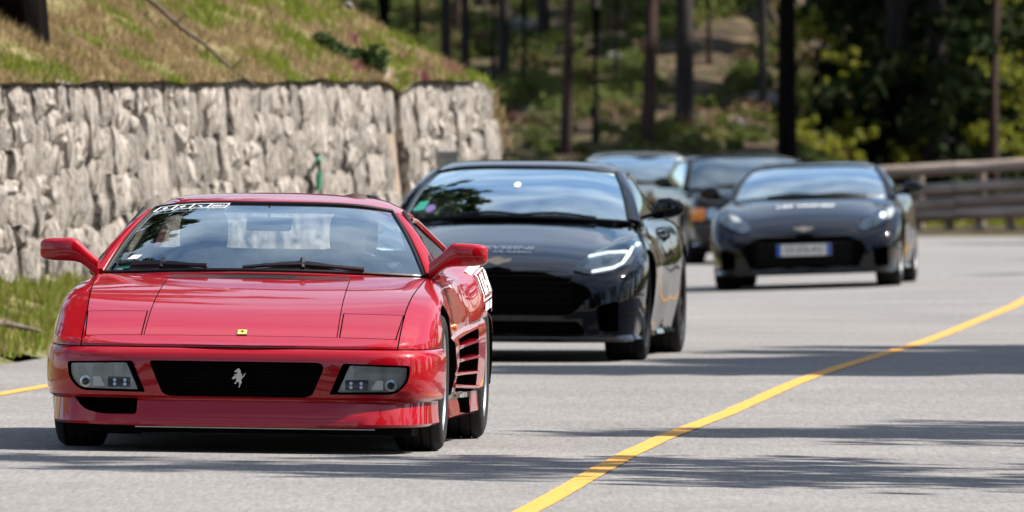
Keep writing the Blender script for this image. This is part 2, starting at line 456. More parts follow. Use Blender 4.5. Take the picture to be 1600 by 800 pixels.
# painted lines: worn edges, a few millimetres above the asphalt
def painted(name, fc, wid, d0, d1):
    v = []; f = []
    dd = np.arange(d0, d1, .4)
    for j, d in enumerate(dd):
        wob = .005 * mnoise.noise(Vector((d * .7, 3, 0)))
        for sgn in (-1, 1):
            x = fc(d) + sgn * wid / 2 + wob + .006 * mnoise.noise(Vector((d * 4, sgn * 9, 0)))
            v.append((x, d, zr(x, d) + .004))
        if j: f.append((2*j - 2, 2*j - 1, 2*j + 1, 2*j))
    tag(mesh(name, v, f, M['line']), kind='structure')
painted('yellow_centre_line', XC, .100, 20, 135)
painted('yellow_edge_line', lambda d: XL(d) + .93 + .004 * (d - 66), .10, 20, 100)

# verges
def wall_x(d): return -3.57 + .1671 * (d - 84.0)
def verge_z(x, d):
    a, b = XL(d), (wall_x(d) if d < 105.2 else XL(d) - 2.5)
    t = (a - x) / max(.2, a - b)
    return zr(a, d) - .004 + .40 * t ** .8 * (1 if d < 105 else max(0, 1 - (d - 105) / 5)) + .04 * mnoise.noise(Vector((x * 2, d * .8, 0))) * min(1, 4 * t)
strip('left_verge', lambda d: (wall_x(d) - .3 if d < 105.2 else XL(d) - 2.8), XL, verge_z, M['verge'], list(np.arange(48, 112, .5)), 12)
strip('left_shoulder', lambda d: XL(d) - .9, lambda d: XL(d) + .5, lambda x, d: zr(XL(d), d) - .03, M['verge'], ds, 3)
strip('right_verge', XR, lambda d: XR(d) + 60, lambda x, d: zr(XR(d), d) - .004 + .12 * min(1, (x - XR(d)) / 2), M['earth'], ds, 10)

# forest terrain behind the bend
def hill_z(x, d):
    lf = 1 - float(sm(3.9, 6.0, x - (d - 190) * .012))
    base = float(sm(178, 188, d)) * 1.12 + min(max(0, d - 186), 40) * .125 + max(0, d - 226) * .05
    r = .12 * float(sm(178.3, 181, d)) + max(0, d - 212) * .055
    nz = .28 * mnoise.noise(Vector((x * .35, d * .14, 5))) + .13 * mnoise.noise(Vector((x * 1.1, d * .5, 1)))
    return lf * base + (1 - lf) * r + nz * float(sm(179, 186, d)) + max(0, d - 300) * .08
v = []; f = []
xs = list(np.arange(-60, -14, 4)) + list(np.arange(-14, 20, .5)) + list(np.arange(20, 80, 5))
dd = list(np.arange(178.3, 200, 1.0)) + list(np.arange(200, 260, 3)) + list(np.arange(260, 520, 14))
for d in dd:
    for x in xs: v.append((x, d, hill_z(x, d)))
n = len(xs)
for j in range(len(dd) - 1):
    for i in range(n - 1): f.append((j*n + i, j*n + i + 1, (j+1)*n + i + 1, (j+1)*n + i))
tag(mesh('forest_terrain', v, f, M['earth']), kind='structure')

# ------------------------------------------------------------------ stone retaining wall
T = Vector((.1648, .9863, 0)); NB = Vector((-.9863, .1648, 0))        # along the wall, into the wall
WALL_ANG = math.atan2(T.y, T.x)
BAT = .10                                                             # the face leans back
wall = thing('stone_wall', 'rough pale grey rubble retaining wall below the grassy slope', 'wall', (-3.57, 84, 0), (0, 0, WALL_ANG))
WL = 21.35                                                            # far end of the wall
def top_z(u): return 1.80 + .006 * u + .035 * mnoise.noise(Vector((u * .9, 0, 2)))
G0, G1 = 16.25, 16.95                                                 # drainage gap
protos = []
for k in range(14):
    bm = bmesh.new(); bmesh.ops.create_cube(bm, size=1); bmesh.ops.subdivide_edges(bm, edges=bm.edges, cuts=3, use_grid_fill=True)
    off = Vector((k * 7.3, k * 3.1, 0))
    for q in bm.verts:
        c = q.co.copy()
        rr = max(abs(c.x), abs(c.z)) * 2
        c.x *= 1 - .05 * (abs(q.co.z) * 2) ** 3; c.z *= 1 - .07 * (abs(q.co.x) * 2) ** 3
        dsp = Vector((mnoise.noise(c * 2.3 + off), mnoise.noise(c * 2.3 + off + Vector((9, 0, 0))), mnoise.noise(c * 2.3 + off + Vector((0, 9, 0)))))
        q.co = c + dsp * .05
        if q.co.y < -.2: q.co.y += -.09 * mnoise.noise(Vector((c.x * 3.2, k * 5, c.z * 1.6))) - .10 * abs(mnoise.noise(Vector((c.x * 7, k, c.z * 2)))) + (.10 if rr > .9 else 0)
    me = bpy.data.meshes.new('stone'); bm.to_mesh(me); bm.free(); finish(me, M['stone'], 28); protos.append(me)
cells = []
def split(u0, u1, z0, z1, dep=0):
    w_, h_ = u1 - u0, z1 - z0
    mw = random.uniform(.13, .42); mh = random.uniform(.22, .50)
    if w_ > mw * 1.25 and (w_ > h_ * 1.0 or h_ <= mh * 1.2):
        c = u0 + w_ * random.uniform(.36, .64); split(u0, c, z0, z1, dep + 1); split(c, u1, z0, z1, dep + 1); return
    if h_ > mh * 1.25:
        c = z0 + h_ * random.uniform(.36, .64); split(u0, u1, z0, c, dep + 1); split(u0, u1, c, z1, dep + 1); return
    cells.append((u0, u1, z0, z1))
def run(a, b):
    u = a
    while u < b - .01:
        e = min(b, u + random.uniform(1.6, 2.6))
        if b - e < .7: e = b
        split(u, e, .02, 1.795 + .006 * u); u = e
run(-1.6, G0); run(G1, WL)
def stone_matrix(c):
    u0, u1, z0, z1 = c
    zt = 1.795 + .006 * u0
    um, zm = (u0 + u1) / 2, (z0 + z1) / 2
    top = z1 > zt - .06
    z1b = z1 + (random.uniform(-.015, .02) if top else .0)
    zm = (z0 + z1b) / 2
    lean = random.uniform(-.10, .10)
    proud = random.uniform(-.04, .035)
    return (um, BAT * zm + .11 - proud, zm), (-BAT + random.uniform(-.05, .05), lean, random.uniform(-.10, .10)), ((u1 - u0) * 1.04, .34, (z1b - z0) * 1.04)
cells.sort(key=lambda c: -((c[1] - c[0]) * (c[3] - c[2])) * (1 if c[0] > -.8 else .01))
for i, c in enumerate(cells[:300]):
    loc, rot, sc = stone_matrix(c)
    o = link('stone', random.choice(protos), wall); o.location = loc; o.rotation_euler = rot; o.scale = sc
def joined_stones(cs, name):
    vs = []; fs = []
    for c in cs:
        loc, rot, sc = stone_matrix(c); X = Matrix.LocRotScale(Vector(loc), Euler(rot), Vector(sc)); me = random.choice(protos)
        b = len(vs); vs += [X @ q.co for q in me.vertices]; fs += [tuple(b + i for i in p.vertices) for p in me.polygons]
    o = mesh(name, vs, fs, M['stone'], wall, 28, False); o['kind'] = 'stuff'
rest = cells[300:]; cells = []
run(-22, -1.6); joined_stones(rest + cells, 'small_stones')
mb = MB()
for a, b in ((-22, G0 - .02), (G1 + .02, WL - .12)):
    mb.loops([[(u, .12 + BAT * 0 + .02, 0), (u, .9, 0), (u, .9, 1.72 + .006 * u), (u, .14 + BAT * 1.7, 1.72 + .006 * u)] for u in np.linspace(a, b, 14)])
mb.build('mortar_core', M['mortar'], wall, 0)
mb = MB()
mb.loops([[(u, .22, 0), (u, 1.1, 0), (u, 1.1, 1.90), (u, .24 + BAT * 1.9, 1.90)] for u in (G0 - .1, G1 - .3)])
mb.loops([[(u, .05, 0), (u, 1.1, 0), (u, 1.1, 2.02), (u, .06 + BAT * 2, 2.02)] for u in (G1 - .34, G1 - .1, G1 + .04)])
tag(mb.build('drain_chute', M['concrete'], wall, 30), 'stained brown concrete drain chute set in a gap of the wall')

# ------------------------------------------------------------------ grassy slope above the wall
def slope_z(u, b):
    b = max(b, 0.0); z = top_z(min(max(u, -30), WL)) + .52 * b + .10 * mnoise.noise(Vector((u * .5, b * .9, 3))) * min(1, b * 1.5) + .05 * mnoise.noise(Vector((u * 2, b * 3, 3))) * min(1, b * 3)
    if b < .25: z += .015 * (1 - b / .25)
    if b > 9: z -= .3 * (b - 9)
    e = max(0, u - (WL - .5)); z -= .22 * e * e + .1 * e
    g = math.exp(-((u - (G0 + .3)) / .45) ** 2) * max(0, 1 - b / 1.2) * .10
    return z - g
def wall_point(u, b, z): 
    p = Vector((-3.57, 84, 0)) + T * u + NB * b; return Vector((p.x, p.y, z))
v = []; f = []
us = np.concatenate([np.arange(-26, -2, 1.0), np.arange(-2, WL + 1, .25), np.arange(WL + 1, WL + 7, .6)])
bs = np.concatenate([[-.07], np.arange(0.0, 3, .15), np.arange(3, 15, .8)])
for u in us:
    for b in bs:
        bb = b if u < WL - .6 else max(b, .12)
        p = wall_point(u, bb + .14, max(-.3, slope_z(u, bb))); v.append(p)
n = len(bs)
for i in range(len(us) - 1):
    for j in range(n - 1): f.append((i*n + j, (i+1)*n + j, (i+1)*n + j + 1, i*n + j + 1))
tag(mesh('grassy_slope', v, f, M['slope']), kind='structure')

def blades(name, pts, mats, h=(.05, .14), wdt=.012, lean=.6, kind='stuff', parent=None):
    n = len(pts); P = np.array([tuple(p) for p in pts]); hh = rng.uniform(*h, n); an = rng.uniform(0, 2*np.pi, n); la = rng.uniform(0, 2*np.pi, n); le = rng.uniform(0, lean, n) * hh
    wx, wy = np.cos(an) * wdt, np.sin(an) * wdt
    V = np.empty((n, 3, 3)); V[:, 0] = P + np.stack([wx, wy, -.01 + 0*wx], 1); V[:, 1] = P - np.stack([wx, wy, .01 + 0*wx], 1)
    V[:, 2] = P + np.stack([np.cos(la) * le, np.sin(la) * le, hh], 1)
    me = bpy.data.meshes.new(name); me.from_pydata(V.reshape(-1, 3), [], np.arange(3*n).reshape(-1, 3).tolist())
    me.materials.append(mats); o = link(name, me, parent); tag(o, kind=kind); return o
dry, green, heath = [], [], []
for _ in range(90000):
    u = random.uniform(-2, WL + 2); b = random.uniform(-.06, 3.2)
    patch = mnoise.noise(Vector((u * .8, b * 2.2, 11))) + .5 * mnoise.noise(Vector((u * 3, b * 6, 4)))
    bare = mnoise.noise(Vector((u * 1.3, b * 3, 40)))
    if bare > .16 and random.random() < .85: continue
    p = wall_point(u, b + .14, slope_z(u, b))
    if patch > .12 + (-.10 if u > 12 else .12): green.append(p)
    elif u > 15.5 and mnoise.noise(Vector((u * 1.6, b * 4, 77))) > .36 and b < .8: heath.append(p)
    else: dry.append(p)
blades('dry_grass', dry, M['gdry'], (.03, .11), .008, 1.1)
blades('green_grass', green, M['ggreen'], (.03, .10), .009, .9)
blades('heather', heath, M['heather'], (.05, .12), .012, .7)
g = []; g2 = []
for _ in range(34000):
    d = random.uniform(66, 92); a = XL(d); b = wall_x(d); t = random.random() ** .8; x = a + (b - a) * t
    bare = mnoise.noise(Vector((x * 2.2, d * 1.1, 23)))
    if bare > .2 or t < .02 + .06 * random.random(): continue
    (g if random.random() < .72 else g2).append(Vector((x, d, verge_z(x, d))))
blades('verge_grass', g, M['ggreen'], (.04, .12), .010, .8)
blades('verge_dry_grass', g2, M['gdry'], (.03, .11), .010, 1.1)

# ------------------------------------------------------------------ foliage and trees
def leaves(centres, radii, n, size, droop=0, flat=1.0):
    """leaf quads scattered round centres"""
    C = np.array(centres, float); Rr = np.array(radii, float)
    idx = rng.integers(0, len(C), n)
    dv = rng.normal(size=(n, 3)); dv /= np.linalg.norm(dv, axis=1)[:, None]
    P = C[idx] + dv * (Rr[idx] * rng.uniform(.25, 1, n) ** .6)[:, None] * np.array([1, 1, flat])
    a = rng.normal(size=(n, 3)); a /= np.linalg.norm(a, axis=1)[:, None]
    c = rng.normal(size=(n, 3)); b = np.cross(a, c); b /= np.linalg.norm(b, axis=1)[:, None]
    s = rng.uniform(.55, 1.2, n)[:, None] * size
    a = a * s; b = b * s * .5
    a[:, 2] -= droop * s[:, 0]
    V = np.stack([P - a, P + b, P + a, P - b], 1).reshape(-1, 3)
    F = np.arange(4 * n).reshape(-1, 4)
    return V, F
def leaf_mesh(name, V, F, m):
    me = bpy.data.meshes.new(name); me.from_pydata(V, [], F.tolist()); me.materials.append(m); return me

def pine_proto(seed, h, start, spread, nleaf, m, nlimb=22, size=.24, rad=.16):
    random.seed(seed); mb = MB()
    bend = [Vector((random.uniform(-.12, .12), random.uniform(-.12, .12), 0)) for _ in range(9)]; bend[0] = bend[1] = Vector((0, 0, 0))
    pts = [Vector((0, 0, h * i / 8)) + bend[i] for i in range(9)]; pts[0].z = -.5
    mb.tube(pts, [rad * 1.35] + [rad * (1 - .86 * i / 8) for i in range(1, 9)], 10)
    trunk = bpy.data.meshes.new('trunk'); trunk.from_pydata(mb.v, [], mb.f)
    finish(trunk, M['bark'], 60)
    lb = MB(); cen = []; ra = []
    for i in range(nlimb):
        t = start + (1 - start) * (i + random.random()) / nlimb; z = h * t; an = random.uniform(0, 6.28) ; ln = spread * (1 - .75 * ((t - start) / (1 - start)) ** 1.5) * random.uniform(.55, 1.1)
        b0 = Vector((0, 0, z)); e = Vector((math.cos(an) * ln, math.sin(an) * ln, z + ln * random.uniform(-.05, .45)))
        mid = (b0 + e) / 2 + Vector((0, 0, -.08 * ln))
        lb.tube([b0, mid, e], [rad * .22, rad * .15, rad * .04], 5)
        for q in (.45, .65, .85, 1.0):
            if random.random() < .85:
                c = b0.lerp(e, q) + Vector((random.uniform(-.3, .3), random.uniform(-.3, .3), random.uniform(-.1, .25))); cen.append(tuple(c)); ra.append(random.uniform(.3, .62) * (spread / 2.3) ** .5)
    V, F = leaves(cen, ra, nleaf, size, flat=.6)
    crown = leaf_mesh('crown', V, F, m)
    limbs = bpy.data.meshes.new('limbs'); limbs.from_pydata(lb.v, [], lb.f); finish(limbs, M['bark'], 60)
    return trunk, limbs, crown
def spruce_proto(seed, h, spread, nleaf, m, low=.02, rad=.17):
    random.seed(seed); mb = MB()
    mb.tube([(0, 0, -.4), (0, 0, h * .3), (.05, 0, h * .7), (0, 0, h)], [rad * 1.2, rad * .85, rad * .4, .02], 9)
    trunk = bpy.data.meshes.new('trunk'); trunk.from_pydata(mb.v, [], mb.f); finish(trunk, M['bark'], 60)
    lb = MB(); cen = []; ra = []; nl = 70
    for i in range(nl):
        t = low + (1 - low) * (i + random.random()) / nl; z = h * t; an = i * 2.4 + random.uniform(-.5, .5); ln = spread * (1 - .93 * t) * random.uniform(.7, 1.1)
        e = Vector((math.cos(an) * ln, math.sin(an) * ln, z - ln * random.uniform(.1, .35)))
        lb.tube([(0, 0, z), e], [.035, .008], 4)
        for q in np.linspace(.25, 1, 6):
            cen.append(tuple(Vector((0, 0, z)).lerp(e, float(q)) + Vector((0, 0, -.08)))); ra.append(.16 + .24 * (1 - t))
    V, F = leaves(cen, ra, nleaf, .13, droop=.35, flat=.6)
    limbs = bpy.data.meshes.new('limbs'); limbs.from_pydata(lb.v, [], lb.f); finish(limbs, M['bark'], 60)
    return trunk, limbs, leaf_mesh('crown', V, F, m)
PINES = [pine_proto(11, 17, .46, 2.4, 5200, M['pneedle']), pine_proto(12, 19, .50, 2.7, 5600, M['pneedle']), pine_proto(13, 15, .42, 2.2, 4600, M['pneedle'])]
SPARSE = [pine_proto(21, 14, .42, 3.0, 800, M['pneedle'], 18, .24, .13), pine_proto(22, 15, .45, 3.2, 1000, M['pneedle'], 20, .24, .14)]
SPRUCE = [spruce_proto(31, 13, 2.6, 15000, M['needle']), spruce_proto(32, 15, 3.0, 16000, M['needle'], .05), spruce_proto(33, 10, 2.2, 12000, M['needle'])]
SNAG = [spruce_proto(41, 16, 2.4, 5000, M['needle'], .32, .2)]
def tree(name, proto, x, d, z, label, group=None, s=1.0, rz=0, trunk_r=None, lean=(0, 0), bark=None, cat='tree'):
    t = thing(name, label, cat, (x, d, z), (lean[1], lean[0], rz), group)
    tr, lm, cr = proto
    a = link('trunk', tr, t); k = (trunk_r or 1.0)
    a.scale = (s * k, s * k, s)
    if bark:
        me = tr.copy(); me.materials.clear(); me.materials.append(M[bark]); a.data = me
    b = link('limbs', lm, t); b['kind'] = 'stuff'; b.scale = (s, s, s); c = link('crown', cr, t); c['kind'] = 'stuff'; c.scale = (s, s, s)
    return t
def ground_at(px, py, d0=180, d1=300):
    """depth at which the terrain shows at this spot of the photograph"""
    for d in np.arange(d0, d1, .5):
        x = (px - 800) * d / F_PX; z = hill_z(x, d)
        if 222 + (CAM_Z - z) * F_PX / d <= py: return x, float(d), z
    x = (px - 800) * d1 / F_PX; return x, d1, hill_z(x, d1)
# trunks that show in the photograph: px at the foot, py of the foot, width in px, lean, bark, words
TR = [(600, 6, 22, .0, 'bark', 'dark trunk farthest left, half hidden behind the top of the grassy slope'),
      (697, 75, 15, .0, 'bark', 'slim grey trunk rising behind the upper part of the grassy slope'),
      (727, 92, 12, .0, 'bark', 'thin grey trunk between two others behind the slope crest'),
      (771, 118, 12, .0, 'bark', 'thin pale-grey trunk just left of the trunk at the end of the wall'),
      (787, 190, 15, .0, 'bark', 'dark straight trunk directly behind the far end of the stone wall'),
      (884, 246, 15, .028, 'rbark', 'reddish leaning pine trunk, first one right of the stone wall'),
      (931, 234, 14, -.004, 'bark', 'straight grey trunk between the two reddish pine trunks'),
      (1012, 228, 18, -.035, 'rbark', 'reddish trunk leaning left above the far blue-black car'),
      (1070, 208, 26, .004, 'bark', 'thick dark trunk with flared foot above the gap between the far cars')]
for i, (px, py, wd, ln, bk, lab) in enumerate(TR):
    x, d, z = ground_at(px, py, 181)
    if i < 5: d = 191 + i * 1.5; x = (px - 800) * d / F_PX; z = hill_z(x, d)
    r = wd / 2 * d / F_PX
    tree('pine_tree', PINES[i % 3], x, d, z, lab, 'pines on the wooded slope', 1.0, i * 1.3, r / .145, (ln, 0), bk)
x = (1230 - 800) * 186.5 / F_PX
tree('spruce_tree', SNAG[0], x, 186.5, hill_z(x, 186.5), 'tall black silhouetted trunk behind the rear car, left of the dark wood', None, 1.0, .4, .72, (0, 0), 'shaded_bark')
for i, (px, d, wd, bk, lab) in enumerate([(1400, 196, 44, 'bark', 'broad dark grey trunk behind the left end of the log fence'), (1480, 203, 18, 'rbark', 'brownish slim trunk in the middle of the dark wood above the fence'), (1552, 194, 15, 'rbark', 'slim brown trunk near the right edge behind the log fence')]):
    x = (px - 800) * d / F_PX
    tree('pine_tree', PINES[i], x, d, hill_z(x, d), lab, 'pines behind the log fence', 1.0, i, wd / 2 * d / F_PX / .145, (0, 0), bk)
# dark spruces behind the fence
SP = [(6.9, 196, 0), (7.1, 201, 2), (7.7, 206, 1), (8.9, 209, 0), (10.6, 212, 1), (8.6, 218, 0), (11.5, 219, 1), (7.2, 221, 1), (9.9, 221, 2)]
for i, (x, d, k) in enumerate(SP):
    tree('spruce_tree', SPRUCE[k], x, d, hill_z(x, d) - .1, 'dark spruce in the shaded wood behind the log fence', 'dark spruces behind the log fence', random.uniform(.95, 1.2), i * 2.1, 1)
# pines farther up the slope and on the left hill (reflected in the cars), and right of the road (their shadows cross it)
k = 0
MID = [(652, 'slim blurred trunk in the gap left of the slim grey trunk behind the slope'), (712, 'very thin trunk squeezed between the slim grey trunk and the thin trunk right of it'),
       (749, 'very thin trunk halfway down the crest of the grassy slope, between two thicker ones'), (818, 'slender trunk in the gap between the end of the wall and the reddish leaning pine'),
       (850, 'thin blurred trunk just left of the reddish leaning pine trunk'), (908, 'hair-thin trunk between the reddish leaning pine and the straight grey trunk'),
       (962, 'slender trunk in the open gap right of the straight grey trunk'), (985, 'thin trunk close to the left side of the reddish trunk above the far car'),
       (1043, 'thin trunk between the reddish trunk and the thick dark trunk with flared foot'), (1108, 'slender trunk right of the thick dark trunk with flared foot'),
       (1150, 'blurred trunk standing behind the pale flat-topped boulder'), (1192, 'thin trunk in the gap just left of the tall black trunk')]
for i, (px_, lab) in enumerate(MID):
    d = 193 + (i * 7.3) % 20; x = (px_ - 800) * d / F_PX
    tree('pine_tree', PINES[i % 3], x, d, hill_z(x, d) - .1, lab, 'slim pines up the slope', random.uniform(.85, 1.15), i, random.uniform(.32, .6), (random.uniform(-.02, .02), 0), 'rbark' if i % 4 == 1 else 'bark')
for i in range(14):
    d = random.uniform(232, 320); x = random.uniform(-.0011 * d * 22, .042 * d + 2)
    tree('pine_tree', PINES[i % 3], x, d, hill_z(x, d) - .1, 'pine on the crest of the wooded hill, above the picture', 'pines on the crest of the hill', random.uniform(.85, 1.15), i, 1)
HILL_PINES = [(3.2, 2.6, 0), (7.5, 5.5, 1), (11, 3.4, 2), (15.5, 5.8, 0), (19, 4.2, 1), (-3, 5, 2), (-9, 3.5, 0), (-16, 4.5, 1), (5, 9.5, 1), (13, 10, 0), (-6, 2.4, 1), (-8, 6, 0), (-11.5, 2.2, 2), (-13.5, 4.8, 1), (-19, 2.6, 0), (-21, 5, 1), (-5, 8, 0), (-1, 2.4, 1)]
for i, (u, b, k) in enumerate(HILL_PINES):
    p = wall_point(u, b, slope_z(u, b))
    tree('pine_tree', PINES[k], p.x, p.y, p.z - .1, 'pine on the grassy bank above the stone wall, outside the picture', 'pines on the bank above the wall', random.uniform(.95, 1.2), i)
best = None
for u in np.arange(0, 9, .15):
    for b in np.arange(.2, 3, .05):
        q = wall_point(u, b + .14, slope_z(u, b)); e_ = abs(800 + q.x * F_PX / q.y - 30) + abs(222 + (CAM_Z - q.z) * F_PX / q.y - 50)
        if best is None or e_ < best[0]: best = (e_, q)
p = best[1]
tree('pine_tree', pine_proto(14, 15, .40, 2.6, 4500, M['pneedle'], rad=.19), p.x, p.y, p.z, 'dark brown foot of a leaning tree at the top left corner above the wall', None, 1.0, .5, .95, (-.05, 0), 'shaded_bark')
SHADE = [(9.6, 54.3, 'S', 0, 1.0), (12.8, 60.8, 'S', 1, 1.0), (13.6, 63.0, 'S', 0, 1.0), (10.2, 53.0, 'S', 1, .9), (15.4, 61.8, 'S', 1, 1.1),
         (14.5, 75, 'P', 0, 1.0), (15.5, 79.5, 'P', 1, 1.0), (15.0, 83.8, 'P', 2, 1.0), (17.5, 77, 'P', 1, 1.1), (17.8, 82, 'P', 0, 1.1),
         (18, 123, 'S', 1, 1.0), (21, 146, 'P', 0, 1.0), (24, 168, 'P', 1, 1.1), (22, 172, 'P', 2, 1.1), (20, 100, 'S', 0, .8)]
for i, (x, d, k, j, s) in enumerate(SHADE):
    tree('pine_tree', (SPARSE if k == 'S' else PINES)[j], x, d, 0, 'roadside pine right of the road, outside the picture, shading the asphalt', 'pines right of the road', s, i * 1.7)
# the wood goes on behind and beside the camera, as the dark reflections in the car fronts show
BACK = []
random.seed(5)
for i in range(60):
    d = random.uniform(-75, -14); x = random.uniform(-34, 34)
    if i < 8: x = -28 + i * 8; d = -16 - (i % 3) * 3
    BACK.append((x, d))
for i in range(34): BACK.append((random.uniform(8.0, 13.0), 2 + i * 1.22))
for i in range(14): BACK.append((random.uniform(19.5, 25), 50 + i * 5.0))
for i in range(26): BACK.append((random.uniform(6.2, 9.5), 6 + i * 1.4))
BACK += [(10.2, 187.6), (14.2, 188.0), (12.2, 188.4)]
for i in range(20): BACK.append((random.uniform(9.5, 24), 4 + i * 2.1))
for i in range(34): BACK.append((random.uniform(24, 46), 46 + i * 4.0))
for i, (x, d) in enumerate(BACK):
    pr = SPRUCE[i % 3] if i % 2 else PINES[i % 3]
    tree('spruce_tree' if i % 2 else 'pine_tree', pr, x, d, -.05, 'tree of the wood around the road, outside the picture', 'trees of the wood around the road', random.uniform(.9, 1.2), i)
# undergrowth: one mass on the slope, lime coloured bushes in the wood
cen = []; ra = []; cen2 = []; ra2 = []
for _ in range(2600):
    d = 183 + 32 * random.random() ** .9; x = random.uniform(-6 - (d - 184) * .03, 5.2 + (d - 184) * .02)
    if mnoise.noise(Vector((x * .5, d * .12, 9))) < -.22: continue
    if mnoise.noise(Vector((x * .9, d * .25, 31))) < -.05 and random.random() < .5: continue
    r_ = random.uniform(.06, .20) * (1 + (d - 184) / 70) * (2.4 if random.random() < .22 else 1)
    c_ = (x, d, hill_z(x, d) + r_ * .35)
    if random.random() < .25: cen2.append(c_); ra2.append(r_ * .8)
    else: cen.append(c_); ra.append(r_)
V, F = leaves(cen2, ra2, 30000, .06, flat=.5)
tag(link('dead_bracken', leaf_mesh('dead_bracken', V, F, M['bracken'])), kind='stuff')
V, F = leaves(cen, ra, 170000, .05, flat=.7)
tag(link('undergrowth', leaf_mesh('undergrowth', V, F, M['under'])), kind='stuff')
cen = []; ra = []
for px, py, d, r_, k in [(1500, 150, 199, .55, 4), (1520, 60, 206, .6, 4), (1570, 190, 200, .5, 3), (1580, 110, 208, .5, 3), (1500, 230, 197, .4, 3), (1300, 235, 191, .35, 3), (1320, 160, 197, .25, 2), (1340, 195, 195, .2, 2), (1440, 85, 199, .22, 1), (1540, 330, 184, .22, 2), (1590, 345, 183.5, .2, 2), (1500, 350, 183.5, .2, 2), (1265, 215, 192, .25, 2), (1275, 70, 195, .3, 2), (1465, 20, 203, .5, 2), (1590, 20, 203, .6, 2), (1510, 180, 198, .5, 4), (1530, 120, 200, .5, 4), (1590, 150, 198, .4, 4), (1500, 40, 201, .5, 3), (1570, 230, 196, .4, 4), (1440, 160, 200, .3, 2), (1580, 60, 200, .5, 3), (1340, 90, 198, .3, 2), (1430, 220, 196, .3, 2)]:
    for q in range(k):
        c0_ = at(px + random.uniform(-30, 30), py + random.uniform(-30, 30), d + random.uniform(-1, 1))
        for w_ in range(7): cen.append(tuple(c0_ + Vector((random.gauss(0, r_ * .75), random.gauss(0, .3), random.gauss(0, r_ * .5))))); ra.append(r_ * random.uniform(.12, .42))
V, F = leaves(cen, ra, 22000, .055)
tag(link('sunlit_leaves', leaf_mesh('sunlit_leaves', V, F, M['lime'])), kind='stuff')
V, F = leaves([tuple(Vector((x_, 181.6 + random.uniform(-.6, 1.5), .12))) for x_ in np.arange(3, 15, .22)], [.2] * 55, 9000, .06, flat=.6)
tag(link('fence_weeds', leaf_mesh('fence_weeds', V, F, M['lime'])), kind='stuff')

cen = []; ra = []
for _ in range(150):
    d = random.uniform(92, 179); x = max(XR(d) + .8, .042 * d + 1.2) + random.uniform(0, 7); r_ = random.uniform(.35, 1.0); cen.append((x, d, r_ * .7)); ra.append(r_)
V, F = leaves(cen, ra, 26000, .16, flat=.9)
tag(link('roadside_bushes', leaf_mesh('roadside_bushes', V, F, M['under'])), kind='stuff')

# boulders up the slope
def boulder(px, py, wpx, lab, d0=181):
    x, d, z = ground_at(px, py, d0); r_ = wpx / 2 * d / F_PX
    bm = bmesh.new(); bmesh.ops.create_icosphere(bm, subdivisions=3, radius=r_)
    for q in bm.verts:
        q.co *= 1 + .35 * mnoise.noise(q.co / r_ * 1.1 + Vector((px, 0, 0))) + .08 * mnoise.noise(q.co / r_ * 4)
        q.co.z *= .62
    me = bpy.data.meshes.new('boulder'); bm.to_mesh(me); bm.free(); finish(me, M['rock'], 35)
    o = link('boulder', me); o.location = (x, d, z + r_ * .25); tag(o, lab, 'boulder')
boulder(1192, 172, 62, 'pale flat-topped boulder on the slope left of the black trunk')
boulder(1150, 200, 40, 'smaller grey boulder below left of the pale flat-topped boulder')
boulder(818, 55, 60, 'whitish boulder high on the slope above the end of the wall')
boulder(960, 95, 26, 'small pale rock between two trunks high on the slope')

# things on the bank and the wall
p0, p1 = at(225, -6, 95.2), at(400, 136, 93.2)
mb = MB(); mb.tube([p0.lerp(p1, t) + Vector((0, -.03 + .02 * math.sin(t * 9), .01 * math.sin(t * 14))) for t in np.linspace(0, 1, 12)], [.020 - .010 * t for t in np.linspace(0, 1, 12)], 7)
for t in (.3, .55, .8):
    q = p0.lerp(p1, t); mb.tube([q, q + Vector((.05, -.05, .06)), q + Vector((.12, -.06, .05))], [.008, .005, .003], 5)
tag(mb.build('dead_branch', M['wood'], None, 60), 'long thin dead branch lying diagonally down the grassy slope', 'branch')
p0, p1 = at(-30, 505, 78.5), at(62, 517, 79.2)
mb = MB(); mb.tube([p0, p0.lerp(p1, .4) + Vector((0, 0, .02)), p1], [.03, .025, .012], 7); mb.tube([p0.lerp(p1, .3), p0.lerp(p1, .5) + Vector((0, -.1, .07))], [.015, .006], 5)
tag(mb.build('fallen_branch', M['wood'], None, 60), 'grey fallen branch in the roadside grass at the left edge', 'branch')
c0 = wall_point(G0 + .15, .42, 2.02)
sh = thing('shrub', 'small dark green shrub growing over the drain gap on top of the wall', 'shrub', c0)
cc = [(-.30, .08, .20), (-.20, .03, .13), (-.08, 0, .07), (.02, -.05, .03), (.10, -.1, .0), (.16, -.1, .09), (.05, -.1, -.06)]
V, F = leaves(cc, [.10, .11, .11, .13, .14, .11, .11], 1300, .04); link('foliage', leaf_mesh('foliage', V, F, M['shrub']), sh)
mb = MB()
for c in cc: mb.tube([(0, .1, -.15), c], [.012, .004], 5)
mb.build('stems', M['wood'], sh, 60)
mb = MB(); c = at(545, 8, 101)
bm = bmesh.new(); bmesh.ops.create_icosphere(bm, subdivisions=2, radius=.035)
for q in bm.verts: q.co *= 1 + .3 * mnoise.noise(q.co * 30)
me = bpy.data.meshes.new('small_rock'); bm.to_mesh(me); bm.free(); finish(me, M['rock'], 35); o = link('small_rock', me); o.location = c; tag(o, 'small white stone near the crest of the grassy slope', 'stone')
u_g = 12.05
c = at(498, 275, 96.0); mb = MB(); mb.tube([(0, 0, .115), (.004, 0, 0), (-.006, 0, -.115)], [.020, .024, .022], 10); mb.tube([(0, 0, .115), (0, .2, .135)], .02, 8)
o = mb.build('drain_pipe', M['green_pipe'], None, 40); o.location = c; tag(o, 'short green plastic drain pipe hanging on the wall face above the red roof', 'pipe')
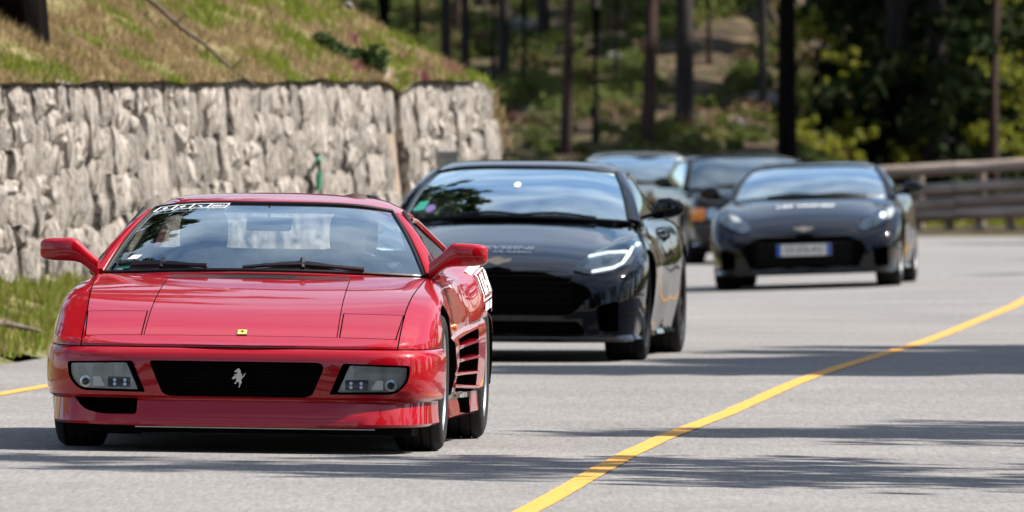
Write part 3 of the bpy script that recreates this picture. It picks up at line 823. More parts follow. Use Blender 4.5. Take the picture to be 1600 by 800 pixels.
c = at(338, 287, 92.0); mb = MB(); mb.tube([(-.045, .25, 0), (-.045, -.02, 0), (-.04, -.10, -.03)], .028, 8); mb.tube([(.0, 0, -.03), (.05, -.02, .0), (.06, -.02, -.06)], .012, 6)
o = mb.build('drain_pipe', M['plastic'], None, 40); o.location = c; tag(o, 'black drain pipe stub sticking out of the wall above the red roof left half', 'pipe')
# small cabinet in front of the far wall
c = at(700, 260, 101.6)
cb = thing('roadside_cabinet', 'small grey two-door cabinet against the far wall behind the black coupe', 'cabinet', (c.x, c.y, 0))
W2 = .085; mb = MB(); mb.box((-W2, 0, .25), (W2, .16, 1.30)); mb.build('cabinet_box', M['cabinet'], cb, 0)
for sx in (-1, 1):
    mb = MB(); mb.box((min(sx * .004, sx * (W2 - .004)), -.012, .28), (max(sx * .004, sx * (W2 - .004)), -.001, 1.27)); mb.build('cabinet_door', M['cabinet'], cb, 0)
mb = MB(); mb.box((-W2 - .012, -.02, 1.30), (W2 + .012, .17, 1.322)); mb.build('cabinet_lid', M['cabinet'], cb, 0)

# ------------------------------------------------------------------ log fence along the bend
fe = thing('log_fence', 'weathered log rail fence along the outside of the bend before the dark wood', 'fence', (4.0, 180, 0))
zs0 = [.94, .65, .45, .26]; slope = [.07, .068, .055, .05]
lengths = [(-.2, 2.6), (2.6, 5.6), (5.6, 8.6), (8.6, 11.8)]
for k in range(4):
    for (a, b) in lengths:
        mb = MB(); jit = random.uniform(-.012, .012)
        pts = [(a + (b - a) * t + (.01 if t == 0 else 0), .0 + .02 * math.sin(t * 3 + k), zs0[k] + slope[k] * (a + (b - a) * t - 1.6) + jit + .012 * math.sin(5 * t + a)) for t in np.linspace(0, 1, 6)]
        r0 = .096 + random.uniform(-.006, .006)
        mb.tube(pts, [r0 * (1.04 - .08 * t) for t in np.linspace(0, 1, 6)], 12); mb.build('rail', M['log'], fe, 50)
for i in range(13):
    mb = MB(); xx = .25 + i * .92; h_ = 1.02 + .05 * (xx - 1.4)
    mb.tube([(xx, .165, -.3), (xx, .165, h_)], [.085, .078], 10); mb.build('post', M['log'], fe, 50)
    if i % 1 == 0:
        mb = MB(); mb.tube([(xx + .46, .17, -.3), (xx + .46, .17, .30)], [.075, .07], 10); mb.build('short_post', M['log'], fe, 50)
# ================================================================== CARS
def loft_body(name, sections, mats):
    """closed body from half sections (bottom centre -> side -> top centre), mirrored"""
    n = len(sections[0]); ring = []
    for s in sections:
        ring.append([Vector(p) for p in s] + [Vector((-p[0], p[1], p[2])) for p in s[-2:0:-1]])
    m = len(ring[0]); vs = [p for r_ in ring for p in r_]; fs = []
    for i in range(len(ring) - 1):
        for k in range(m):
            k2 = (k + 1) % m
            fs.append((i * m + k, i * m + k2, (i + 1) * m + k2, (i + 1) * m + k))
    for base, flip in ((0, False), ((len(ring) - 1) * m, True)):
        for k in range(n - 1):
            a, b = base + k, base + k + 1; c, d = base + (m - k - 1 if k + 1 < m else 0), base + (m - k) % m
            q = [a, b, c, d]; q = [t for i, t in enumerate(q) if t not in q[:i]]
            if len(q) > 2: fs.append(tuple(q))
    return mesh(name, vs, fs, mats, None, 35)

def wheel(parent, side, y, xo, r, width, rimr, nsp, m_rim, tilt=0, disc=True):
    """wheel part with tyre and brake disc; xo = outer face"""
    zc = r - .004
    mb = MB(); s = side
    mb.lathe([(rimr * .97, -.012), (rimr, -.004), (rimr * .985, -.016), (rimr * .93, -.05), (rimr * .90, -width * .8), (rimr * .97, -width + .01)], 'x', 40)
    mb.lathe([(.001, -.02), (rimr * .17, -.022), (rimr * .2, -.04), (rimr * .2, -.09)], 'x', 20)
    for k in range(nsp):
        a = 2 * math.pi * k / nsp + .3
        Rm = Matrix.Rotation(a, 4, 'X')
        w0, w1 = rimr * .17, rimr * (.13 if nsp < 8 else .06)
        mb.add([Rm @ Vector((x, yy, zz)) for x, yy, zz in [(-.03, -w0, rimr * .12), (-.03, w0, rimr * .12), (-.018, w1, rimr * .95), (-.018, -w1, rimr * .95), (-.07, -w0, rimr * .12), (-.07, w0, rimr * .12), (-.05, w1, rimr * .95), (-.05, -w1, rimr * .95)]],
               [(0, 1, 2, 3), (7, 6, 5, 4), (0, 3, 7, 4), (1, 5, 6, 2), (2, 6, 7, 3), (0, 4, 5, 1)])
    o = mb.build('wheel', m_rim, parent, 35)
    mb = MB()
    sw = r - rimr
    prof = [(rimr * .96, -.02), (rimr + sw * .12, -.004), (rimr + sw * .45, .006), (rimr + sw * .75, -.004), (r - .012, -.016), (r - .003, -.032)]
    for q in (.22, .42, .62, .8):
        xq = -width * q; prof += [(r, xq + .012), (r, xq + .002), (r - .009, xq - .0), (r - .009, xq - .006), (r, xq - .008)]
    prof += [(r - .003, -width + .03), (r - .012, -width + .012), (rimr + sw * .5, -width - .004), (rimr * .96, -width + .02)]
    mb.lathe(prof, 'x', 56); t = mb.build('tyre', M['rubber'], o, 40)
    if disc:
        mb = MB(); mb.lathe([(rimr * .2, -.11), (rimr * .78, -.11), (rimr * .78, -.135), (rimr * .2, -.135)], 'x', 32); mb.build('brake_disc', M['dalloy'], o, 35)
    o.location = (side * xo, y, zc)
    if side < 0: o.rotation_euler = (0, 0, math.pi)
    return o

def arch_cutters(axles):
    mb = MB()
    for (y, r, zc, xi) in axles:
        for s in (-1, 1):
            mb2 = MB(); prof = []
            n = 36; c = [(y + r * math.cos(2 * math.pi * k / n), zc + r * math.sin(2 * math.pi * k / n)) for k in range(n)]
            mb.prism(c, 'x', min(s * xi, s * 1.4), max(s * xi, s * 1.4))
    return mb.build('cut', M['gap'], None, 30)

def seat(parent, x, y, z, w_=.25, h=.62, headz=None):
    """bucket seat: cushion, back and head rest as one upholstered mesh with separate head rest part"""
    mb = MB()
    def pad(lo, hi, M_=None, r_=.05):
        cx, cy, cz = [(a + b) / 2 for a, b in zip(lo, hi)]; sx, sy, sz = [(b - a) / 2 for a, b in zip(lo, hi)]
        loops = []
        for t in np.linspace(-1, 1, 7):
            q = (1 - abs(t) ** 4 * .28); loop = []
            for k in range(20):
                an = 2 * math.pi * k / 20; cxn, syn = math.cos(an), math.sin(an)
                loop.append(Vector((cx + sx * q * math.copysign(abs(cxn) ** .55, cxn), cy + sy * q * math.copysign(abs(syn) ** .55, syn), cz + sz * t)))
            loops.append([M_ @ p if M_ else p for p in loop])
        return loops
    Mt = Matrix.Translation((x, y, z)) @ Matrix.Rotation(R(-14), 4, 'X')
    mb.loops(pad((-w_, -.02, .0), (w_, .13, h), Mt))
    mb.loops(pad((x - w_, y - .5, z - .08), (x + w_, y + .02, z + .07)))
    for s in (-1, 1): mb.loops(pad((s * w_ - .04, -.07, .05), (s * w_ + .04, .08, h * .8), Mt))
    o = mb.build('seat', M['leather'], parent, 50)
    mb = MB(); mb.loops(pad((-.115, .0, h - .03), (.115, .11, h + .19), Mt)); mb.build('head_rest', M['leather'], o, 50)
    return o

def steering_wheel(parent, x, y, z):
    mb = MB(); Mt = Matrix.Translation((x, y, z)) @ Matrix.Rotation(R(-66), 4, 'X')
    ring = [Mt @ Vector((.175 * math.cos(a), .175 * math.sin(a), 0)) for a in np.linspace(0, 2 * math.pi, 29)]
    mb.tube(ring, .016, 8, False)
    for a in (0, math.pi, -math.pi / 2): mb.tube([Mt @ Vector((0, 0, -.01)), Mt @ Vector((.17 * math.cos(a), .17 * math.sin(a), 0))], [.028, .016], 6, True, .5)
    mb.tube([Mt @ Vector((0, 0, .01)), Mt @ Vector((0, 0, -.3))], [.05, .03], 10)
    return mb.build('steering_wheel', M['plastic'], parent, 50)

def patch_glass(name, fn, m, parent, nu=24, nv=12, t=.005):
    v, f = grid(fn, nu, nv); o = mesh(name, v, f, m, None, 60, False)
    o.parent = parent; return o

def sweep_rect(path, wid, hgt, upv):
    """bar of rectangular section with rounded edges along a path; wid across, hgt along upv"""
    loops = []
    path = [Vector(p) for p in path]
    for i, p in enumerate(path):
        t = (path[min(i + 1, len(path) - 1)] - path[max(0, i - 1)]).normalized(); u = Vector(upv) - Vector(upv).dot(t) * t; u.normalize(); s_ = t.cross(u)
        w_ = wid[i] if isinstance(wid, (list, tuple)) else wid; h_ = hgt[i] if isinstance(hgt, (list, tuple)) else hgt
        loop = []
        for (a, b) in [(-1, -.6), (-.7, -1), (.7, -1), (1, -.6), (1, .6), (.7, 1), (-.7, 1), (-1, .6)]: loop.append(p + s_ * a * w_ / 2 + u * b * h_ / 2)
        loops.append(loop)
    return loops

def mirror_pod(parent, m, side, pts, name='wing_mirror', arm_m=None):
    """door mirror lofted along x: list of (x, y centre, depth, z low, z high)"""
    loops = []
    for (x, y, dp, z0, z1) in pts:
        loop = []
        for k in range(16):
            an = 2 * math.pi * k / 16; c, s_ = math.cos(an), math.sin(an)
            loop.append((side * x, y + dp / 2 * math.copysign(abs(c) ** .42, c), (z0 + z1) / 2 + (z1 - z0) / 2 * math.copysign(abs(s_) ** .42, s_)))
        loops.append(loop)
    mb = MB(); mb.loops(loops); o = mb.build(name, m, parent, 40)
    x, y, dp, z0, z1 = pts[-3]; x2 = pts[-2][0]
    mb = MB(); mb.box((min(side * x, side * x2), y + dp * .47, z0 + .012), (max(side * x, side * x2), y + dp * .53, z1 - .012)); mb.build('mirror_glass', M['chrome'], o, 0)
    return o

# ------------------------------------------------------------------ red mid-engined coupe
def red_car():
    W = Tab((0, .30), (.004, .46), (.012, .57), (.028, .665), (.055, .735), (.10, .795), (.17, .842), (.27, .874), (.42, .897), (.65, .914), (.9, .922), (1.4, .915), (2.0, .922), (2.6, .94), (3.2, .958), (3.7, .950), (4.05, .905), (4.23, .82))
    ZB = Tab((0, .118), (.5, .122), (1.0, .125), (1.5, .125), (3, .125), (3.6, .15), (4.23, .26))
    ZG = Tab((0, .470), (.5, .474), (1.0, .50), (1.5, .528), (2.5, .56), (3.4, .585), (4.23, .60))     # body line round the car
    ZH = Tab((0, .486), (.04, .497), (.08, .511), (.14, .532), (.22, .560), (.32, .592), (.45, .629), (.7, .685), (1.0, .737), (1.3, .777), (1.45, .79), (1.8, .79), (2.7, .80), (2.95, .84), (3.4, .855), (3.9, .845), (4.15, .82), (4.23, .78))
    ZF = Tab((0, .484), (.1, .512), (.22, .552), (.45, .622), (.7, .688), (.9, .722), (1.15, .752), (1.4, .778), (1.8, .785), (2.5, .795), (2.9, .835), (3.3, .862), (3.7, .855), (4.1, .81), (4.23, .74))  # at the seam
    ZS = Tab((0, .478), (.1, .492), (.22, .515), (.45, .575), (.7, .640), (.9, .672), (1.15, .69), (1.5, .69), (2.0, .69), (2.5, .725), (2.9, .775), (3.3, .80), (3.7, .79), (4.1, .74), (4.23, .68))      # shoulder
    XS = Tab((0, .26), (.004, .40), (.012, .50), (.028, .58), (.055, .64), (.10, .69), (.2, .715), (.6, .73), (1.3, .765), (2.0, .775), (2.7, .765), (3.4, .80), (4.23, .66))
    ys = [0, .004, .008, .013, .02, .03, .042, .057, .075, .1, .13, .165, .2, .24, .29, .34, .4] + list(np.arange(.46, 4.1, .066)) + [4.1, 4.16, 4.2, 4.23]
    secs = []
    for y in ys:
        w_, zb, zg, zh, zf, zs, xs = W(y), ZB(y), ZG(y), ZH(y), ZF(y), ZS(y), XS(y)
        fd = 1 - float(sm(.02, .60, y)); k = zg / .472
        rear = float(sm(1.0, 1.5, y))
        def P(x, z, dy=0): return (max(0, x), y + dy * fd, z)
        # waist of the flank behind the front wheel
        tk = .03 * rear * (1 - float(sm(2.2, 2.8, y)))
        s = [P(0, zb, -.02), P(w_ * .5, zb, -.02), P(w_ - .09, zb, -.022), P(w_ - .045, zb + .004, -.024), P(w_ - .032, zb + .016, -.024),
             P(w_ - .034 - .3 * tk, zb + .06, -.006), P(w_ - .034 - tk, .235, .030), P(w_ - .022 - tk, .243, .030), P(w_ - .008 - tk, .254, .014), P(w_ - .001 - .6 * tk, .285 * k, .004), P(w_, .34 * k, 0), P(w_, .40 * k, .001), P(w_ - .002, .435 * k, .006), P(w_ - .008, .455 * k, .016), P(w_ - .018, .466 * k, .030),
             P(w_ - .024, zg, .038), P(w_ - .024, zg + .008, .039)]
        a = Vector((w_ - .024, zg + .010)); b = Vector((w_ - .03, (zg + zs) / 2 + .01)); c = Vector((w_ - .055, zs)); d_ = Vector((xs, zf))
        if y > 2.2:
            q = float(sm(2.2, 2.9, y)); b.x += .026 * q; c.x += .018 * q; a.x += .02 * q
        s += [P(a.x, a.y, .040), P(b.x, b.y, .040), P(.5 * (b.x + c.x) - .002, .5 * (b.y + c.y) + .004, .040), P(c.x, c.y, .040)]
        mid = (c + d_) / 2 + Vector((.012, .012)) * float(sm(.3, .9, y))
        q1 = c.lerp(mid, .5) + Vector((.004, .004)); s += [P(q1.x, q1.y, .040), P(mid.x, mid.y, .040), P(d_.x, d_.y, .040)]
        s += [P(xs * .92, zf + (zh - zf) * .25, .040), P(xs * .8, zf + (zh - zf) * .5, .038), P(xs * .6, zf + (zh - zf) * .75, .036), P(xs * .4, zf + (zh - zf) * .9, .034), P(xs * .2, zh - .001, .033), P(0, zh, .033)]
        secs.append(s)
    body = loft_body('body', secs, [M['red']])
    car = thing('sports_car', 'low red sports car with slatted black side intakes leading the column', 'car', (at(369, 400, 54.2).x, 54.2, 0), (0, R(.8), -R(3.0)))
    FA, RA = .90, 3.35
    boolean(body, arch_cutters([(FA, .352, .315, .60), (RA, .362, .325, .60)]))
    # cabin well
    mb = MB(); mb.prism(rounded([(-.64, 1.62), (.64, 1.62), (.66, 2.78), (-.66, 2.78)], .08), 'z', .35, 1.2); boolean(body, mb.build('cut', M['gap'], None, 0))
    # front openings: grille, fog lamp recesses, left brake duct
    mb = MB()
    mb.prism(rounded([(-.402, .412), (.402, .412), (.338, .262), (.30, .252), (-.30, .252), (-.338, .262)][::-1], [.02, .05, .06, .06, .05, .02]), 'y', -.1, .11)
    foglo = [(.425, .405), (.765, .398), (.762, .315), (.72, .262), (.45, .257)]
    foglo = [(.475, .410), (.775, .402), (.77, .33), (.715, .272), (.415, .268)]
    for s in (-1, 1): mb.prism([(s * x, z) for x, z in rounded(foglo, [.012, .012, .05, .05, .012])], 'y', -.1, .30)
    mb.prism(rounded([(-.745, .242), (-.452, .242), (-.452, .168), (-.62, .168), (-.70, .19)], [.005, .005, .02, .05, .05]), 'y', -.1, .25)
    lensbody = dupe(body, 'lb')
    boolean(body, mb.build('cut', M['gap'], None, 0))
    # side intakes
    mb = MB()
    for s in (-1, 1):
        mb.add([(s * x, y, z) for x, y, z in [(.915, 1.50, .262), (1.1, 1.50, .262), (1.1, 2.66, .235), (.78, 2.66, .235), (.915, 1.50, .500), (1.1, 1.50, .500), (1.1, 2.66, .535), (.78, 2.66, .535)]],
               [(0, 1, 2, 3), (4, 7, 6, 5), (0, 4, 5, 1), (1, 5, 6, 2), (2, 6, 7, 3), (3, 7, 4, 0)])
        mb.add([(s * x, y, z) for x, y, z in [(.90, 2.05, .150), (1.1, 2.05, .150), (1.1, 2.60, .135), (.78, 2.60, .135), (.90, 2.05, .215), (1.1, 2.05, .215), (1.1, 2.60, .212), (.78, 2.60, .212)]],
               [(0, 1, 2, 3), (4, 7, 6, 5), (0, 4, 5, 1), (1, 5, 6, 2), (2, 6, 7, 3), (3, 7, 4, 0)])
    boolean(body, mb.build('cut', M['gap'], None, 0))
    # ---- split the shell into panels with real gaps
    def take(name, mbp, mbg):
        """piece = body inside the prism; the body keeps what is outside the slightly larger prism"""
        piece = dupe(body, name); boolean(piece, mbp.build('cut', M['gap'], None, 0), 'INTERSECT')
        boolean(body, mbg.build('cut', M['gap'], None, 0)); piece.name = name; piece.parent = car
        return piece
    g = .0045
    def wedge(z0, grow=0):
        # everything in front of the front wheel and below the bumper line
        return MB().prism([(-.3, -.1), (.78, -.1), (.78, .4765 - g / 2 + grow), (.3, .4735 - g / 2 + grow), (-.3, .4715 - g / 2 + grow)], 'x', -1.3, 1.3)
    bumper = take('front_bumper', wedge(0), MB().prism([(-.3, -.1), (.785, -.1), (.785, .4765 + g / 2), (.3, .4735 + g / 2), (-.3, .4715 + g / 2)], 'x', -1.3, 1.3))
    hood = take('hood', MB().prism([(-.435, .155), (.435, .155), (.418, 1.222), (-.418, 1.222)], 'z', .3, 1.0), MB().prism([(-.435 - g, .155 - g), (.435 + g, .155 - g), (.418 + g, 1.222 + g), (-.418 - g, 1.222 + g)], 'z', .3, 1.0))
    for s in (-1, 1):
        q = [(s * .452, .157), (s * .700, .160), (s * .716, .455), (s * .450, .455)]; q2 = [(s * .446, .151), (s * .706, .154), (s * .722, .461), (s * .444, .461)]
        take('headlight_cover', MB().prism(q, 'z', .3, 1.0), MB().prism(q2, 'z', .3, 1.0))
    for s in (-1, 1):
        q = [(s * .716, -.1), (s * .727, .5), (s * .765, 1.35), (s * .772, 1.46), (s * 1.3, 1.46), (s * 1.3, -.1)]; q2 = [(s * .710, -.1), (s * .721, .5), (s * .759, 1.35), (s * .766, 1.466), (s * 1.3, 1.466), (s * 1.3, -.1)]
        take('front_fender', MB().prism(q, 'z', .0, 1.0), MB().prism(q2, 'z', .0, 1.0))
    for s in (-1, 1):
        q = [(s * .70, 1.468), (s * 1.3, 1.468), (s * 1.3, 2.40), (s * .70, 2.40)]; q2 = [(s * .70, 1.468), (s * 1.3, 1.468), (s * 1.3, 2.406), (s * .70, 2.406)]
        take('door', MB().prism(q, 'z', .135, 1.0), MB().prism(q2, 'z', .131, 1.0))
    body.parent = car
    tag(body)
    # hood vent strip below the windscreen
    mb = MB()
    for i in range(86):
        x = -.408 + .816 * i / 85; mb.add([(x + dx, y, ZH(y - .033) + dz - .008 * abs(x)) for dx in (-.0026, .0026) for y, dz in ((1.242, .002), (1.242, .008), (1.362, .008), (1.362, .002))], [(0, 1, 2, 3), (7, 6, 5, 4), (0, 4, 5, 1), (1, 5, 6, 2), (2, 6, 7, 3), (3, 7, 4, 0)])
    o = mb.build('vent_slats', M['plastic'], car, 0); o['kind'] = 'stuff'
    v, f = grid(lambda u, v: (u * .412, 1.236 + .132 * v, ZH(1.203 + .132 * v) + .004 - .008 * abs(u * .41)), 12, 4); mesh('hood_vent', v, f, M['gap'], car, 60, False)
    # fog lamps behind clear covers
    for s in (-1, 1):
        lp = [(.495, .402), (.757, .395), (.753, .33), (.705, .282), (.437, .277)]
        lp = [(.505, .400), (.760, .393), (.756, .332), (.712, .283), (.452, .279)]
        pr = MB().prism([(s * x, z) for x, z in rounded(lp, [.006, .01, .045, .045, .006])], 'y', -.1, .45).build('cut', M['lampgrey'], None, 0)
        lens = dupe(lensbody, 'fog_lamp'); boolean(lens, pr, 'INTERSECT'); remat(lens, M['lampgrey'])
        # keep the front shell only and push it back; a clear cover sits in front
        cov = dupe(lens, 'lamp_cover')
        bm = bmesh.new(); bm.from_mesh(cov.data); bm.normal_update()
        bmesh.ops.delete(bm, geom=[f for f in bm.faces if f.normal.y > -.15], context='FACES'); bm.to_mesh(cov.data); bm.free()
        lens.location = (0, .035, 0); lens.parent = car; remat(cov, M['lens']); cov.parent = lens; cov.location = (0, -.029, 0)
        yb = lambda x: next((y for y in np.arange(0, .4, .004) if W(y) >= x), .3)
        def spot(x, z, r_, m, nm, ring=False):
            y0 = yb(x) + .035 + (0.0)
            mb = MB()
            if ring: mb.lathe([(r_ * .45, -.004), (r_ * .62, -.010), (r_, -.008), (r_ * 1.05, .004)], 'y', 24, (0, 0, 0))
            else: mb.lathe([(.0005, -.012), (r_ * .7, -.010), (r_, .006)], 'y', 14, (0, 0, 0))
            o = mb.build(nm, m, lens, 40); o.location = (s * x, y0 - .035 - .002, z); return o
        spot(.690, .312, .027, M['alloy'], 'bulb_reflector', True); spot(.690, .312, .012, M['lampdark'], 'bulb')
        x0 = .535
        mb = MB(); y0 = yb(x0); mb.box((min(s * (x0 - .05), s * (x0 + .052)), y0 - .006, .289), (max(s * (x0 - .05), s * (x0 + .052)), y0 + .03, .335)); mb.build('lamp_insert', M['lampdark'], lens, 0)
        mb = MB(); y1_ = yb(.63); mb.box((min(s * .592, s * .655), y1_ - .004, .291), (max(s * .592, s * .655), y1_ + .03, .334)); mb.build('reflector_band', M['alloy'], lens, 0)
        for ax in (-.024, .022):
            for az in (.302, .320): spot(x0 + ax, az, .009, M['led'], 'small_lamp').location.y = y0 - .006
    bpy.data.objects.remove(lensbody)
    # grille bars and rearing horse badge
    for i in range(9):
        z = .268 + .016 * i; hw = .335 + .06 * min(1, (z - .26) / .14); mb = MB(); mb.box((-hw, .062, z - .0016), (hw, .075, z + .0016)); mb.build('grille_bar', M['gap'], car, 0)
    horse = [(-.004, .040), (.004, .043), (.013, .032), (.011, .024), (.017, .018), (.020, .006), (.016, -.004), (.024, .002), (.031, .012), (.034, .022), (.030, .020), (.025, .010), (.018, .000), (.014, -.010), (.018, -.020), (.012, -.030), (.008, -.043), (.003, -.043), (.007, -.030), (.005, -.020), (-.004, -.018), (-.010, -.028), (-.017, -.026), (-.010, -.019), (-.006, -.008), (-.008, .000), (-.016, -.006), (-.024, -.002), (-.019, -.010), (-.028, -.004), (-.020, .006), (-.012, .008), (-.020, .014), (-.013, .016), (-.006, .016), (-.002, .024), (-.010, .026), (-.014, .022), (-.016, .028), (-.009, .036)]
    mb = MB(); mb.prism([(x * 1.0, z * 1.0 + .338) for x, z in horse], 'y', .040, .050); mb.build('horse_badge', M['chrome'], car, 0)
    hb = MB(); yb_ = .185
    Mh = Matrix.Translation((0.006, yb_, ZH(yb_ - .033) + .0035)) @ Matrix.Rotation(math.atan2(ZH(.2) - ZH(.12), .08), 4, 'X')
    hb.box((-.023, -.030, -.001), (.023, .030, .003), Mh); o = hb.build('hood_badge', M['alloy'], car, 0)
    hb = MB(); hb.box((-.019, -.026, .003), (.019, .026, .0042), Mh); q = hb.build('badge_face', M['yellow_badge'], o, 0)
    hb = MB(); hb.prism([(x * .36, (z) * .42) for x, z in horse], 'z', .0042, .0052); hb.v = [tuple(Mh @ Vector(p)) for p in hb.v]; hb.build('badge_horse', M['ink'], o, 0)
    # lower lip splitter strip (bright line under the nose)
    mb = MB(); mb.loops(sweep_rect([(x, .035 + .10 * abs(x) ** 3, .112) for x in np.linspace(-.46, .62, 12)], .03, .006, (0, 0, 1))); mb.build('chin_strip', M['alloy'], car, 40)
    mb = MB(); mb.loops([[(-.78, y, z), (.78, y, z), (.78, y, .135), (-.78, y, .135)] for y, z in ((.16, .085), (.5, .075), (3.9, .08))]); mb.build('undertray', M['gap'], car, 0)
    # ---- glass house
    def ws(u, v, off=0.0):
        b = Vector((.742 * u, 1.405 + .21 * u * u, .806 - .022 * u * u)); t = Vector((.553 * u, 2.055 + .10 * abs(u) ** 2.2, 1.112 - .030 * u ** 4))
        p = b.lerp(t, v); n = Vector((.18 * u, -.42, .88)).normalized()
        return p + n * (.022 * math.sin(math.pi * v) + off)
    patch_glass('windscreen', ws, M['glass'], car, 32, 16)
    mb = MB(); path = [ws(u, 0, .004) for u in np.linspace(-1, 1, 25)] + [ws(1, v, .004) for v in np.linspace(.06, .96, 12)] + [ws(u, 1, .004) for u in np.linspace(1, -1, 25)] + [ws(-1, v, .004) for v in np.linspace(.96, .06, 12)]
    mb.tube(path + [path[0]], .0085, 6, False); mb.build('windscreen_seal', M['seal'], car, 50)
    # cowl below the glass
    v, f = grid(lambda u, v: Vector((.745 * u, 1.392 + .21 * u * u + .05 * v - .02, .797 - .022 * u * u + .004 * v)), 20, 2); solidify(mesh('cowl', v, f, M['red'], car, 60, False), .012)
    # roof
    def roof(u, v):
        y0 = 2.045 + .10 * abs(u) ** 2.2; y = y0 + (2.80 - y0) * v
        zc = 1.118 + .052 * math.sin(min(1, v * 1.25) * math.pi / 2) - .022 * v ** 3
        hw = .592 + .022 * v; a = abs(u)
        zz = zc - .034 * a ** 2 - (.056) * max(0, (a - .70) / .30) ** 2
        return Vector((u * hw, y - .02 * (1 - v), zz - .022 * max(0, 1 - v * 9) ** 2))
    v, f = grid(roof, 32, 16); o = solidify(mesh('roof', v, f, M['red'], car, 60, False), .022); o.name = 'roof'
    for s in (-1, 1):
        mb = MB(); path = []
        for t in np.linspace(0, .965, 9):
            p = ws(s * 1.0, float(t)); path.append(p + Vector((s * (.040 - .016 * t), .012, .004 - .012 * t)))
        mb.loops(sweep_rect(path, [.074 - .036 * t for t in np.linspace(0, 1, 9)], [.03 - .008 * t for t in np.linspace(0, 1, 9)], (s * .35, -.35, .85))); mb.build('windscreen_pillar', M['red'], car, 50)
        # flying buttress behind the side window
        top = [Vector((s * x, y, z)) for x, y, z in [(.600, 2.60, 1.036), (.612, 2.78, 1.030), (.652, 3.05, .975), (.710, 3.35, .90), (.752, 3.62, .845)]]
        bot = [Vector((s * x, y, z)) for x, y, z in [(.735, 2.52, .80), (.755, 2.78, .81), (.775, 3.05, .82), (.785, 3.35, .83), (.79, 3.62, .83)]]
        inn = [Vector((s * x, y, z)) for x, y, z in [(.545, 2.60, 1.036), (.555, 2.78, 1.03), (.57, 3.05, .98), (.62, 3.35, .91), (.68, 3.62, .845)]]
        inb = [Vector((s * (abs(p.x) - .09), p.y, p.z - .02)) for p in bot]
        mb = MB(); mb.loops([[top[i], bot[i], inb[i], inn[i]] for i in range(5)]); mb.build('quarter_panel', M['plastic'], car, 40)
        mb = MB(); mb.loops(sweep_rect([p + Vector((s * .004, 0, .012)) for p in top], [.045, .045, .05, .065, .09], .026, (s * .5, -.2, .8))); mb.build('buttress', M['red'], car, 50)
        # cant rail above the side window
        mb = MB(); path = [(s * (.578 + .028 * t), 2.14 + .50 * t, 1.046 + .012 * math.sin(t * 3.1) + .006 * t) for t in np.linspace(0, 1, 7)]
        mb.loops(sweep_rect(path, .035, .03, (0, 0, 1))); mb.build('roof_rail', M['red'], car, 50)
        # black window surround and half lowered side glass
        mb = MB(); path = [(s * .792, 1.60, .795), (s * .786, 2.0, .80), (s * .765, 2.50, .806)]
        mb.loops(sweep_rect(path, .03, .016, (0, 0, 1))); mb.build('window_trim', M['seal'], car, 50)
        mb = MB(); path = [(s * (.800 - .19 * t), 1.615 + .56 * t, .80 + .278 * t) for t in np.linspace(0, 1, 6)]
        mb.tube(path, .013, 6); mb.build('quarter_trim', M['seal'], car, 50)
        def sg(u, v, s=s):
            yy = 1.66 + .86 * (u + 1) / 2; zt = min(.995 - .03 * ((u + 1) / 2), .80 + (yy - 1.62) * .46)
            z = .79 + (zt - .79) * v; return Vector((s * (.782 - (z - .80) * .60 - .012 * ((u + 1) / 2)), yy, z))
        patch_glass('side_window', sg, M['sglass'], car, 10, 6)
        # dark rear quarter lining so that the cabin closes
        mb = MB(); mb.add([(s * .70, 2.50, .80), (s * .57, 2.60, 1.085), (s * .56, 2.72, 1.085), (s * .70, 2.72, .80)], [(0, 1, 2, 3)]); mb.build('cabin_lining', M['plastic'], car, 0)
    # rear glass and bulkhead
    v, f = grid(lambda u, v: Vector((u * .54, 2.79 + .02 * v, .895 + .205 * v)), 8, 4); mesh('rear_window', v, f, M['lens'], car, 60, False)
    mb = MB(); mb.box((-.66, 2.765, .40), (.66, 2.785, .895)); mb.build('bulkhead', M['leather'], car, 0)
    # interior
    mb = MB(); mb.loops([[(x, 1.52 + .06 * abs(x), .62), (x, 1.54 + .05 * abs(x), .795), (x, 1.72, .822), (x, 1.93, .80), (x, 1.96, .70), (x, 1.90, .60)] for x in np.linspace(-.66, .66, 9)]); mb.build('dashboard', M['leather'], car, 40)
    mb = MB(); mb.loops([[(x, 1.80, .80), (x, 1.82, .86), (x, 1.90, .87), (x, 1.97, .84), (x, 1.98, .79)] for x in np.linspace(.20, .54, 5)]); mb.build('instrument_binnacle', M['leather'], car, 40)
    seat(car, -.37, 2.50, .36, .19, .56); seat(car, .34, 2.50, .36, .19, .56)
    steering_wheel(car, .40, 2.04, .725)
    mb = MB(); mb.prism(rounded([(-.118, .985), (.092, .985), (.098, 1.05), (-.112, 1.05)], .015), 'y', 1.975, 2.01); mb.tube([(-.01, 1.99, 1.05), (-.01, 2.02, 1.10)], .008, 6); mb.build('rear_view_mirror', M['plastic'], car, 40)
    mb = MB(); mb.prism(rounded([(-.50, 1.075), (-.06, 1.09), (.10, 1.09), (.50, 1.075), (.50, 1.068), (-.50, 1.068)], .01), 'y', 2.10, 2.13); mb.build('sun_visor', M['leather'], car, 40)
